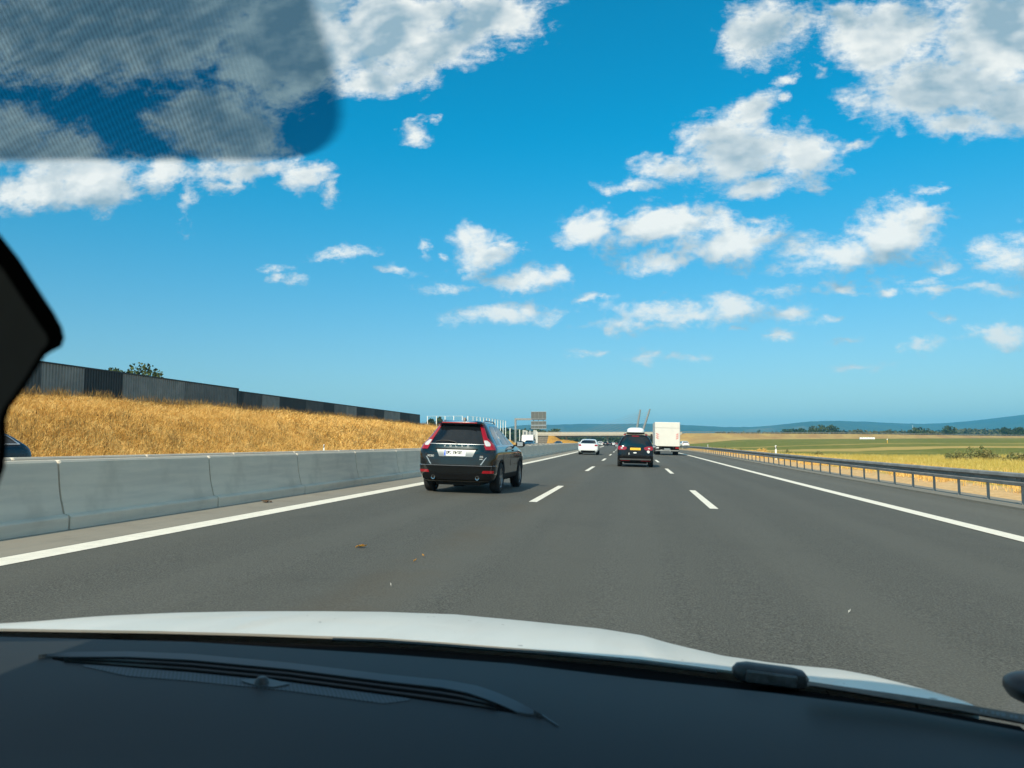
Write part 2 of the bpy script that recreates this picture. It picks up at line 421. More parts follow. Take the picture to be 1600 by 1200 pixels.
XL_LINE, XR_LINE = -6.02, 5.61
road = tag(ribbon('road', -6.24, 8.45, MAT['asphalt'], nx=6), kind='structure')
sh = ribbon('hard_shoulder', 5.80, 8.45, MAT['asphalt_shoulder'], dz=0.004, parent=road)
ribbon('edge_line', XL_LINE-0.18, XL_LINE+0.18, MAT['line'], dz=0.005, parent=road, y1=700)
ribbon('edge_line', XR_LINE-0.17, XR_LINE+0.17, MAT['line'], dz=0.009, parent=road, y1=700)
for k in range(-1, 22):
    for xc in (-2.19, 1.51):
        y0 = 16.12 + 18*k
        ribbon('lane_dash', xc-0.085, xc+0.085, MAT['line'], y0, y0+6.2, dz=0.005, parent=road)
tag(ribbon('gutter_strip', -7.60, -6.24, MAT['strip'], dz=0.0), kind='structure')
kerb = tag(ribbon('kerb', 8.45, 8.85, MAT['kerb'], dz=0.05, thick=0.2), kind='structure')
tag(ribbon('kerb_strip', 8.85, 9.70, MAT['strip'], dz=0.055, thick=0.2), kind='structure')
tag(ribbon('median', -10.2, -7.60, MAT['soil'], dz=-0.03), kind='structure')
def opp_z(x, y): return 0.26 + 0.02*(x + 11) + rise(y)
opp = tag(ribbon('opposite_carriageway', -26.8, -10.2, MAT['asphalt_shoulder'], zf=opp_z, nx=4), kind='structure')
for xc in (-11.4, -23.3):
    ribbon('edge_line', xc-0.12, xc+0.12, MAT['line'], dz=0.005, parent=opp, zf=opp_z, y1=600)
for k in range(0, 14):
    for xc in (-15.2, -19.0):
        ribbon('lane_dash', xc-0.075, xc+0.075, MAT['line'], 10+18*k, 16+18*k, dz=0.005, parent=opp, zf=opp_z)

def project(p):
    x, y, z = p[0], p[1], p[2] - EYE
    xc = x*_ct + y*_st
    f = -x*_st*_cp + y*_ct*_cp + z*_sp
    up = x*_st*_sp - y*_ct*_sp + z*_cp
    return 800 + F_PX*xc/f, 600 - F_PX*up/f

def sorted_lerp(x, pts):
    return float(np.interp(x, [p[0] for p in pts], [p[1] for p in pts]))

def land_z(x, y):
    """height of the open land"""
    xr = x - bend(y)
    if xr > 8.6:
        z = sorted_lerp(xr, [(8.6, -0.9), (9.4, -0.25), (9.75, -0.20), (11, -0.06), (12.5, -0.15), (15, -0.55), (30, -0.6)])
        z += rise(y) * (1 - smooth(xr, 12, 40))
        z += 0.011 * max(0.0, min(y, 900) - 80) * smooth(xr, 12, 85)
        return z
    if xr < -26.0:
        return sorted_lerp(xr, [(-60, 0.0), (-30, -0.2), (-27.0, -0.35), (-26.0, -0.8)]) + rise(y)
    return -0.9
def axis_stops(spec):
    out = []
    for a, b, s in spec:
        n = max(1, round((b - a) / s)); out += [a + (b-a)*i/n for i in range(n)]
    return out + [spec[-1][1]]

def land_material():
    m, nt, b = new_mat('fields')
    tc = nt_new(nt, 'ShaderNodeTexCoord').outputs['Object']
    sx = nt_new(nt, 'ShaderNodeSeparateXYZ'); nt.links.new(tc, sx.inputs[0]); x, y, z = sx.outputs
    nb = noise(nt, VM(nt, 'MULTIPLY', tc, (1.0, 0.6, 1)), 0.035, 5.0, 0.6)
    nf = noise(nt, tc, 0.5, 6.0, 0.65); nff = noise(nt, tc, 5.0, 4.0, 0.7)
    yw = M(nt, 'ADD', y, M(nt, 'MULTIPLY', M(nt, 'SUBTRACT', nb, 0.5), 60.0))
    green = mixc(nt, sstep(nt, nf, 0.35, 0.7), (0.125, 0.150, 0.035), (0.225, 0.215, 0.055))
    green = mixc(nt, M(nt, 'MULTIPLY', sstep(nt, nb, 0.50, 0.68), 0.7), green, (0.30, 0.25, 0.07))
    yellow = mixc(nt, sstep(nt, nff, 0.3, 0.7), (0.36, 0.27, 0.05), (0.52, 0.39, 0.09))
    tan = mixc(nt, sstep(nt, nf, 0.3, 0.7), (0.42, 0.30, 0.10), (0.50, 0.36, 0.12))
    soil = mixc(nt, sstep(nt, nff, 0.3, 0.7), (0.56, 0.36, 0.17), (0.74, 0.50, 0.26))
    def band(a, bb, w=6.0):
        return M(nt, 'MULTIPLY', sstep(nt, yw, a - w, a + w), M(nt, 'SUBTRACT', 1.0, sstep(nt, yw, bb - w, bb + w)))
    c = mixc(nt, band(-500, 106, 10), green, yellow)
    c = mixc(nt, band(166, 196, 4), c, tan)
    c = mixc(nt, M(nt, 'MULTIPLY', band(245, 262, 3), 0.6), c, tan)
    c = mixc(nt, band(560, 900, 20), c, mixc(nt, sstep(nt, nb, 0.4, 0.6), tan, green))
    # narrow bare verge along the road
    xr = M(nt, 'ADD', x, M(nt, 'MULTIPLY', M(nt, 'MULTIPLY', y, y), 1/(2*RAD)))
    xv = M(nt, 'ADD', xr, M(nt, 'MULTIPLY', M(nt, 'SUBTRACT', nf, 0.5), 2.2))
    c = mixc(nt, M(nt, 'SUBTRACT', 1.0, sstep(nt, xv, 10.7, 11.8)), c, soil)
    left = M(nt, 'SUBTRACT', 1.0, sstep(nt, xr, -27.5, -26.5))
    c = mixc(nt, left, c, mixc(nt, sstep(nt, nf, 0.3, 0.7), (0.28, 0.20, 0.07), (0.14, 0.15, 0.05)))
    nt.links.new(c, b.inputs['Base Color'])
    b.inputs['Roughness'].default_value = 1.0; b.inputs['Specular IOR Level'].default_value = 0.05
    bp = nt_new(nt, 'ShaderNodeBump'); bp.inputs['Strength'].default_value = 0.7; bp.inputs['Distance'].default_value = 0.08
    nt.links.new(nff, bp.inputs['Height']); nt.links.new(bp.outputs[0], b.inputs['Normal'])
    return m
MAT['land'] = land_material()

def build_land():
    xs = axis_stops([(-12000, -2000, 2000), (-2000, -400, 400), (-400, -80, 80), (-80, -30, 10), (-30, -24, 1.0), (-24, 8.6, 8), (8.6, 12, 0.5), (12, 20, 1.5),
                     (20, 60, 5), (60, 130, 10), (130, 500, 60), (500, 2500, 400), (2500, 12000, 2000)])
    ys = axis_stops([(-400, -60, 60), (-60, 160, 6), (160, 500, 20), (500, 1000, 60), (1000, 3000, 400), (3000, 12000, 1500)])
    mb = MB()
    r2 = random.Random(3)
    mb.grid([[(xr + bend(min(y, 1500)), y, land_z(xr + bend(min(y, 1500)), y) + (r2.uniform(-0.05, 0.05) if 11 < xr < 60 else 0)) for xr in xs] for y in ys])
    tag(mb.build('ground', MAT['land'], smooth=True, sharp=180, fix=False), kind='structure')
build_land()

# ---- dry grass: colour of blades, one colour per blade
def grass_mat(name, cols):
    m, nt, b = new_mat(name)
    g = nt_new(nt, 'ShaderNodeNewGeometry')
    tc = nt_new(nt, 'ShaderNodeTexCoord').outputs['Object']
    rr = nt_new(nt, 'ShaderNodeValToRGB'); rr.color_ramp.interpolation = 'LINEAR'
    el = rr.color_ramp.elements
    for i, c in enumerate(cols):
        e = el[i] if i < 2 else el.new(0.5)
        e.position = i / (len(cols) - 1); e.color = (*c, 1)
    big = noise(nt, tc, 0.55, 6.0, 0.7)
    f = M(nt, 'ADD', M(nt, 'MULTIPLY', g.outputs['Random Per Island'], 0.50), M(nt, 'MULTIPLY', sstep(nt, big, 0.34, 0.64), 0.50))
    nt.links.new(f, rr.inputs[0]); nt.links.new(rr.outputs[0], b.inputs['Base Color'])
    b.inputs['Roughness'].default_value = 0.8; b.inputs['Specular IOR Level'].default_value = 0.15
    return m
GOLD = [(0.26, 0.125, 0.030), (0.74, 0.41, 0.095), (0.90, 0.55, 0.155), (0.95, 0.66, 0.26)]
MAT['dry_grass'] = grass_mat('dry_golden_grass', GOLD)
MAT['yellow_grass'] = grass_mat('yellow_grass', [(0.27, 0.20, 0.040), (0.46, 0.34, 0.065), (0.58, 0.44, 0.10), (0.64, 0.50, 0.18)])
MAT['green_weed'] = grass_mat('green_weeds', [(0.10, 0.115, 0.045), (0.17, 0.18, 0.065), (0.26, 0.24, 0.09), (0.36, 0.29, 0.12)])

def blades(P, h, w, lean, rng, per=1, spread=0.0):
    """tapered blades of grass: P (n,3) roots -> (n*per*2, 3, 3) triangles: stem and seed head"""
    n = len(P) * per
    P = np.repeat(P, per, axis=0).astype(float)
    P[:, :2] += rng.normal(0, spread, (n, 2))
    a = rng.uniform(0, 2*np.pi, n); hh = h * rng.uniform(0.55, 1.15, n) * np.repeat(rng.uniform(0.7, 1.15, n // per), per)
    side = np.stack([np.cos(a), np.sin(a), np.zeros(n)], 1) * (w * rng.uniform(0.6, 1.3, n))[:, None]
    b = rng.uniform(0, 2*np.pi, n); ln = lean * rng.uniform(0.1, 1.0, n) * hh
    mid = P + np.stack([np.cos(b)*ln*0.35, np.sin(b)*ln*0.35, hh*0.6], 1)
    tip = P + np.stack([np.cos(b)*ln, np.sin(b)*ln, hh], 1)
    t1 = np.stack([P - side, P + side, mid + side*0.6], 1)
    t2 = np.stack([mid - side*0.9, mid + side*0.9, tip], 1)
    return np.concatenate([t1, t2], 0)

# ---- the bank on the left
def bank_profile(y):
    """foot x, crest x, crest height (above the road), all relative to the bend"""
    foot = -28.2
    # ends at 163 m, gap of an underpass, a second bank to 215 m
    e = 1 - smooth(y, 156, 170)
    e2 = smooth(y, 176, 190) * (1 - smooth(y, 203, 222))
    k = max(e, e2 * 0.86, 0.0)
    cx = -39.0 if y < 165 else -37.0
    return foot, cx, 4.25 * k
def bank_z(x, y):
    foot, cx, hgt = bank_profile(y)
    xr = x - bend(y)
    base = -0.05 + rise(y)
    t = (foot - xr) / (foot - cx)
    if t <= 0: return base
    s = min(1.0, t)
    f = s + 0.10*math.sin(s*math.pi) 
    z = base + hgt * min(f, 1.06)
    if xr < -58: z = base + max(0, (hgt) * (1 - (-58 - xr)/14))
    return z + 0.16*math.sin(0.31*x + 0.17*y)*math.sin(0.23*y + 1.3)*min(1, s*3)
MAT['bank_soil'] = None
def bank_material():
    m, nt, b = new_mat('bank_ground')
    tc = nt_new(nt, 'ShaderNodeTexCoord').outputs['Object']
    n1 = noise(nt, tc, 0.35, 6.0, 0.65); n2 = noise(nt, tc, 7.0, 4.0, 0.7)
    c = mixc(nt, sstep(nt, n2, 0.3, 0.7), (0.34, 0.165, 0.03), (0.76, 0.40, 0.08))
    c = mixc(nt, M(nt, 'MULTIPLY', sstep(nt, n1, 0.45, 0.7), 0.5), c, (0.24, 0.14, 0.04))
    nt.links.new(c, b.inputs['Base Color']); b.inputs['Roughness'].default_value = 1.0
    b.inputs['Specular IOR Level'].default_value = 0.05
    bp = nt_new(nt, 'ShaderNodeBump'); bp.inputs['Strength'].default_value = 1.0; bp.inputs['Distance'].default_value = 0.15
    nt.links.new(n2, bp.inputs['Height']); nt.links.new(bp.outputs[0], b.inputs['Normal'])
    return m
MAT['bank_soil'] = bank_material()
def build_bank():
    xs = axis_stops([(-76, -58, 6), (-58, -40, 3), (-40, -27.6, 0.8)])
    ys = axis_stops([(-60, 20, 8), (20, 226, 2.5)])
    mb = MB()
    mb.grid([[(xr + bend(y), y, bank_z(xr + bend(y), y)) for xr in xs] for y in ys])
    tag(mb.build('grass_bank', MAT['bank_soil'], smooth=True, sharp=180, fix=False), kind='structure')
    rng = np.random.default_rng(5)
    pts, hs = [], []
    # density falls with distance, blades get a little wider: about one blade per few pixels
    n = 60000
    y = 26 + (215 - 26) * rng.uniform(0, 1, n) ** 1.55
    xr = rng.uniform(-42.5, -27.7, n)
    P = np.array([(a + bend(b), b, bank_z(a + bend(b), b)) for a, b in zip(xr, y)])
    keep = np.array([bank_profile(b)[2] > 0.3 or a > -28.5 for a, b in zip(xr, y)])
    P = P[keep]
    near = P[:, 1] < 75
    V = np.concatenate([blades(P[near], 0.48, 0.012, 1.4, rng, 6, 0.15), blades(P[~near], 0.56, 0.034, 1.3, rng, 2, 0.16)], 0)
    o = link('dry_grass', quads_mesh('dry_grass', V, MAT['dry_grass']))
    tag(o, 'dry golden grass covering the bank below the dark wall', 'grass', kind='stuff')
    # taller darker weeds scattered along the crest and in bands on the face
    Q = []
    for _ in range(1300):
        yy = 30 + 130 * rng.uniform() ** 1.4
        xx = rng.choice([rng.uniform(-41, -38.5), rng.uniform(-40.5, -39), rng.uniform(-34, -29.5)])
        Q.append((xx + bend(yy), yy, bank_z(xx + bend(yy), yy)))
    V = blades(np.array(Q), 0.95, 0.016, 0.5, rng, 14, 0.22)
    m = grass_mat('brown_weeds', [(0.09, 0.055, 0.018), (0.17, 0.10, 0.03), (0.30, 0.18, 0.05), (0.44, 0.28, 0.09)])
    tag(link('brown_weeds', quads_mesh('brown_weeds', V, m)), 'darker brown weeds scattered in the golden grass of the bank', 'weeds', kind='stuff')
build_bank()

def build_verge():
    rng = np.random.default_rng(9)
    # golden tufts just behind the guard rail
    n = 5200
    y = 8 + (150 - 8) * rng.uniform(0, 1, n) ** 1.5; xr = 10.5 + rng.gamma(1.7, 1.0, n)
    keep = rng.uniform(0, 1, n) < np.clip(0.5 + 0.9*np.sin(y*0.5 + 1)*np.sin(y*0.19 + xr), 0.12, 1)
    xr, y = xr[keep], y[keep]
    P = np.array([(a + bend(b), b, land_z(a + bend(b), b)) for a, b in zip(xr, y)])
    V = blades(P, 0.52, 0.009, 0.7, rng, 9, 0.09)
    tag(link('verge_grass', quads_mesh('verge_grass', V, MAT['dry_grass'])), 'golden dry grass behind the guard rail', 'grass', kind='stuff')
    n = 42000
    y = 14 + (112 - 14) * rng.uniform(0, 1, n) ** 1.2; xr = 12 + rng.uniform(0, 1, n) ** 1.2 * 62
    keep = (xr < 0.66*y + 8)
    xr, y = xr[keep], y[keep]
    P = np.array([(a + bend(b), b, land_z(a + bend(b), b)) for a, b in zip(xr, y)])
    V = blades(P, 0.42, 0.013, 0.6, rng, 4, 0.13)
    tag(link('field_grass', quads_mesh('field_grass', V, MAT['yellow_grass'])), 'yellow grass of the field edge beyond the guard rail', 'grass', kind='stuff')
build_verge()

# ---- the embankment of the crossing road, right of the bridge
EMB = []
for (px, y, py) in ((1064, 452, 677.0), (1110, 465, 677.0), (1200, 490, 677.5), (1300, 525, 678.0), (1400, 570, 679.0), (1500, 620, 680.5), (1600, 680, 681.5)):
    EMB.append(at(px, py, y))
EMB += [EMB[-1] + Vector((260, 110, 0.5)), EMB[-1] + Vector((900, 420, 1.0))]
def build_embankment():
    mb = MB(); rows = []
    r2 = random.Random(4)
    P = []
    for i in range(len(EMB) - 1):
        for k in range(10): P.append(EMB[i].lerp(EMB[i+1], k/10))
    P.append(EMB[-1])
    for i, p in enumerate(P):
        d = (P[min(i+1, len(P)-1)] - P[max(i-1, 0)]); d.z = 0; d.normalize()
        n = Vector((d.y, -d.x, 0))                      # towards the camera
        row = []
        for off, drop in ((34, 99), (16, 5.2), (9, 2.6), (5, 0.35), (4, 0.0), (-4, 0.0), (-18, 6.0), (-26, 99)):
            q = p + n*off
            z = p.z - drop
            g = land_z(q.x, q.y)
            if drop == 99: z = g - 0.5
            q.z = max(z, g - 0.5) + (r2.uniform(-0.25, 0.25) if 1 < drop < 50 else 0)
            row.append(q)
        rows.append(row)
    first = [q + Vector((-15, 2, 0)) for q in rows[0]]
    for q in first: q.z = min(q.z, land_z(q.x, q.y) - 0.4)
    rows.insert(0, first)
    mb.grid(rows)
    m, nt, b = new_mat('embankment_earth')
    tc = nt_new(nt, 'ShaderNodeTexCoord').outputs['Object']
    n1 = noise(nt, VM(nt, 'MULTIPLY', tc, (1, 1, 5)), 0.06, 6.0, 0.65); n2 = noise(nt, tc, 0.7, 5.0, 0.7)
    c = mixc(nt, sstep(nt, n1, 0.35, 0.65), (0.34, 0.20, 0.075), (0.44, 0.30, 0.10))
    c = mixc(nt, M(nt, 'MULTIPLY', sstep(nt, n2, 0.5, 0.7), 0.6), c, (0.26, 0.19, 0.06))
    nt.links.new(c, b.inputs['Base Color']); b.inputs['Roughness'].default_value = 1.0
    tag(mb.build('embankment', m, smooth=True, sharp=180), kind='structure')
build_embankment()

# ---- wooded hills on the horizon
HILL = [(-900, 664), (-300, 668), (300, 672), (560, 675), (700, 674), (760, 672), (800, 667), (826, 661), (842, 664), (870, 664), (905, 661.5), (950, 663), (1000, 661.5), (1060, 663.5), (1100, 665.5),
        (1150, 668), (1180, 667), (1215, 664), (1250, 659.5), (1290, 657.2), (1330, 658), (1370, 659.5), (1400, 661.5), (1450, 662.5), (1490, 660), (1530, 656.5), (1565, 652), (1600, 647.5), (1680, 641), (1800, 640), (2100, 650), (2600, 655)]
def hill_mat():
    m, nt, b = new_mat('hill_forest')
    tc = nt_new(nt, 'ShaderNodeTexCoord').outputs['Object']
    n = noise(nt, tc, 0.004, 8.0, 0.65); n2 = noise(nt, VM(nt, 'MULTIPLY', tc, (1, 0.4, 3)), 0.0016, 4.0, 0.6)
    c = mixc(nt, sstep(nt, n, 0.35, 0.65), (0.030, 0.050, 0.026), (0.055, 0.080, 0.036))
    c = mixc(nt, M(nt, 'MULTIPLY', sstep(nt, n2, 0.60, 0.70), 0.55), c, (0.20, 0.17, 0.09))
    nt.links.new(c, b.inputs['Base Color']); b.inputs['Roughness'].default_value = 1.0
    return m
def build_hills():
    mb = MB(); rows = []
    r2 = np.random.default_rng(11)
    us = np.linspace(-900, 2600, 560)
    prof = np.interp(us, [p[0] for p in HILL], [p[1] for p in HILL])
    prof = np.convolve(np.pad(prof, 4, mode='edge'), np.ones(9)/9, 'valid') + r2.normal(0, 0.12, len(us))
    cols = []
    for px, py in zip(us, prof):
        u, v = ray(min(px, 2300), 640)
        if px > 2300: u += (px - 2300) / 600
        D = 6000 + 500*math.sin(px/210.0) + 250*math.sin(px/77.0 + 1)
        v = ray(800 if px > 2300 else px, py)[1]
        ztop = EYE + v * D
        z0 = 5.0
        col = []
        for t, hgt in ((0.62, 0.0), (0.70, 0.10), (0.80, 0.38), (0.88, 0.68), (0.94, 0.88), (1.0, 1.0), (1.07, 0.9), (1.25, 0.3), (1.4, 0.0)):
            y = D*t
            z = z0 + (ztop - z0)*hgt + (r2.normal(0, 4.0) if 0.05 < hgt < 0.95 else 0)
            col.append((u*y, y, z))
        cols.append(col)
    mb.grid(cols)
    tag(mb.build('hills', hill_mat(), smooth=True, sharp=180), kind='structure')
build_hills()

# ---- air: one box of thin haze round everything
def build_haze():
    mb = MB().box(-11500, 11500, -390, 11500, -2.5, 330)
    m = bpy.data.materials.new('haze'); m.use_nodes = True
    nt = m.node_tree; nt.nodes.clear()
    o = nt_new(nt, 'ShaderNodeOutputMaterial'); v = nt_new(nt, 'ShaderNodeVolumePrincipled')
    v.inputs['Color'].default_value = (0.10, 0.58, 1.0, 1); v.inputs['Density'].default_value = HAZE
    v.inputs['Anisotropy'].default_value = 0.0
    nt.links.new(v.outputs[0], o.inputs['Volume'])
    tag(mb.build('haze', m), kind='stuff')
HAZE = 0.00012
build_haze()

# ------------------------------------------------------------------ concrete barriers of the median
def barrier_mesh(L, name):
    prof = [(0, -0.12), (0, 0.150), (-0.014, 0.168), (-0.090, 0.192), (-0.112, 0.28), (-0.135, 0.36), (-0.158, 0.46), (-0.172, 0.55), (-0.205, 0.855), (-0.225, 0.885)]
    W = 0.64
    prof = prof + [(-W - p[0], p[1]) for p in reversed(prof)]
    mb = MB()
    ends = (0.016, 0.045, L - 0.045, L - 0.016)
    rows = []
    cz = 0.4
    for i, y in enumerate(ends):
        k = 0.965 if i in (0, 3) else 1.0
        rows.append([(-W/2 + (x + W/2)*k, y, cz + (z - cz)*k if z > 0 else z) for x, z in prof])
    mb.grid(rows)
    n = len(prof)
    mb.add(rows[0], [tuple(range(n))]); mb.add(rows[-1], [tuple(reversed(range(n)))])
    return mb.mesh(name, MAT['barrier'], smooth=True, sharp=17)
def build_barrier(x0, zf, phase, label, nseg, dx=0.0):
    t = thing('concrete_barrier', label, 'barrier', (0, 0, 0), group='concrete barriers of the median')
    L = 3.56
    me = barrier_mesh(L, 'barrier_segment')
    y = phase
    for k in range(nseg):
        o = link('segment', me, t)
        o.location = (x0 + bend(y), y, zf(x0, y)); o.rotation_euler = (0, 0, heading(y + L/2))
        y += L
    # too far to tell the segments apart
    mb = MB(); prof = [(0, -0.1), (0, 0.15), (-0.05, 0.19), (-0.135, 0.40), (-0.165, 0.5), (-0.22, 0.88), (-0.42, 0.88), (-0.475, 0.5), (-0.59, 0.19), (-0.64, 0.15), (-0.64, -0.1)]
    rows = []
    for yy in ystops(y, 900):
        rows.append([(x0 + p[0] + bend(yy), yy, zf(x0, yy) + p[1]) for p in prof])
    mb.grid(rows)
    tag(mb.build('far_segments', MAT['barrier'], t, smooth=True, sharp=28), kind='stuff')
    return t
build_barrier(-7.22, lambda x, y: 0.18 + rise(y), 8.93 - 3.56*4, 'long grey concrete barrier beside the left edge line of the road', 60)
build_barrier(-10.05, lambda x, y: 0.16 + rise(y), 11.3 - 3.56*4, 'second concrete barrier of the median, behind the roadside one', 60)

# ------------------------------------------------------------------ guard rail on the right
def build_guard_rail():
    t = thing('guard_rail', 'grey steel guard rail on posts along the right shoulder', 'guard rail', (0, 0, 0), group='guard rails')
    prof = [(0.0, 0.31), (-0.05, 0.308), (-0.105, 0.290), (-0.115, 0.225), (-0.09, 0.205), (0.0, 0.195), (0.0, 0.115), (-0.09, 0.105), (-0.115, 0.085), (-0.105, 0.015), (-0.05, 0.002), (0.0, 0.0)]
    back = [(p[0] + 0.006, p[1]) for p in prof]
    L = 3.66
    mb = MB()
    rows = [[(p[0], y, p[1]) for p in prof + back[::-1]] for y in (0.0, L + 0.004)]
    mb.grid(rows, close=True)
    beam = mb.mesh('rail_section', MAT['galv'], smooth=True, sharp=40)
    bolts = MB()
    bolts.tube([(-0.008, 0, 0.155), (-0.026, 0, 0.155)], 0.017, 8)
    bolt = bolts.mesh('bolt', MAT['chrome'])
    pm = MB()
    pm.box(-0.030, 0.030, -0.005, 0.005, -0.5, 0.30); pm.box(-0.030, -0.024, 0.0051, 0.035, -0.5, 0.30); pm.box(0.024, 0.030, 0.0051, 0.035, -0.5, 0.30)
    post = pm.mesh('post', MAT['galv_dark'])
    y = 21.85 - 1.83*9
    k = 0
    while y < 165:
        bx = bend(y)
        zb = -0.03 + rise(y)
        if k % 2 == 0:
            o = link('rail_section', beam, t)
            z1 = 0.275 + rise(y)
            o.location = (8.92 + bx, y - 0.2, z1)
            o.rotation_euler = (math.atan((rise(y+L) - rise(y))/L), 0, heading(y + L/2))
            if y < 60:
                for yo in (0.10, 0.32):
                    b = link('bolt', bolt, o); b.location.y = yo
        o = link('post', post, t); o.location = (8.99 + bx, y, zb + 0.28)
        o.rotation_euler = (0, 0, heading(y))
        y += 1.83; k += 1
    mb = MB(); rows = []
    for yy in ystops(y - 0.2, 640):
        rows.append([(8.92 + p[0] + bend(yy), yy, 0.275 + p[1] + rise(yy)) for p in prof])
    mb.grid(rows)
    q = y
    while q < 420:
        mb.box(8.95 + bend(q), 9.03 + bend(q), q, q + 0.05, -0.3, 0.5 + rise(q)); q += 1.83
    tag(mb.build('far_rail', MAT['galv'], t, smooth=True, sharp=40), kind='stuff')
    # a second rail begins further out, where the slip road joins
    t = thing('guard_rail', 'short far guard rail of the slip road beyond the first delineator', 'guard rail', (0, 0, 0), group='guard rails')
    a, b = at(1118, 702.5, 118), at(1068, 699.0, 230)
    for k in range(22):
        p = a.lerp(b, k/22); q = a.lerp(b, (k+1)/22)
        m2 = MB(); d = (q - p)
        m2.grid([[p + Vector((o[0], 0, o[1] - 0.3)) for o in prof], [q + Vector((o[0], 0, o[1] - 0.3)) for o in prof]])
        m2.build('rail_section', MAT['galv'], t, smooth=True, sharp=40)
        m2 = MB().box(p.x, p.x + 0.09, p.y, p.y + 0.05, min(p.z - 0.8, land_z(p.x, p.y) - 0.2), p.z)
        m2.build('post', MAT['galv_dark'], t)
build_guard_rail()

# ------------------------------------------------------------------ delineator posts
def delineator(loc, rz, label):
    t = thing('delineator_post', label, 'road post', loc, rz, 'delineator posts')
    sec = [(-0.06, 0.0), (0.06, 0.0), (0.035, 0.10), (-0.035, 0.10)]
    def piece(z0, z1, d=0.0, zl=0.0):
        mb = MB(); n = 4
        s2 = [(x*(1+d), (y - 0.05)*(1+d) + 0.05) for x, y in sec]
        vs = [(x, y, z0 + zl*x/0.06) for x, y in s2] + [(x, y, z1 + zl*x/0.06) for x, y in s2]
        return mb.add(vs, [(3,2,1,0), (4,5,6,7)] + [(i, (i+1) % n, n + (i+1) % n, n+i) for i in range(n)])
    piece(-0.25, 1.0, 0.0, 0.008).build('body', MAT['white_post'], t)
    piece(0.72, 0.92, 0.03, 0.03).build('black_band', MAT['black_plastic'], t)
    MB().box(-0.025, 0.025, -0.006, -0.003, 0.74, 0.90).build('reflector', MAT['lens_white'], t)
    return t
for (px, py, X, lab) in ((1212, 696, 10.9, 'white roadside post with black band, the nearest one behind the right guard rail'),
                         (1106, 695, 10.9, 'white roadside post with black band, behind the guard rail, second in the row'),
                         (1066.5, 694, 10.9, 'white roadside post with black band, behind the guard rail, farthest of the row')):
    u, v = ray(px, py)
    d = X/u
    for _ in range(20): d = (X + bend(d))/u
    p = at(px, py, d)
    delineator((p.x, p.y, p.z - 1.0), 0.0, lab)
p = at(506, 694.5, 66.0)
delineator((p.x, p.y, p.z - 1.0), 0.3, 'white roadside post with black head at the foot of the golden bank')

# ------------------------------------------------------------------ dark noise wall on the bank
def wall_mats():
    out = []
    for nm, c in (('slate', (0.16, 0.166, 0.16)), ('charcoal', (0.030, 0.034, 0.036)), ('grey', (0.24, 0.246, 0.232)), ('mid', (0.075, 0.080, 0.080))):
        out.append(flat('noise_wall_' + nm, c, 0.55, 0.2, var=0.16, scale=0.8))
    return out
WM = wall_mats()
def wall_panel(t, y0, y1, z0, z1, X, mat):
    mb = MB(); n = max(4, int((y1 - y0)/0.30)); pts = []
    for i in range(n):
        a = y0 + (y1-y0)*i/n; s = (y1-y0)/n
        for o, dx in ((0.0, 0.0), (0.42, 0.0), (0.5, 0.05), (0.92, 0.05)):
            pts.append((X + dx, a + o*s))
    pts.append((X, y1))
    rows = [[(x, y, z0) for x, y in pts], [(x, y, z1) for x, y in pts]]
    mb.grid(rows)
    mb.box(X - 0.14, X - 0.02, y0 + 0.01, y1 - 0.01, z0, z1)
    return mb.build('panel', mat, t)
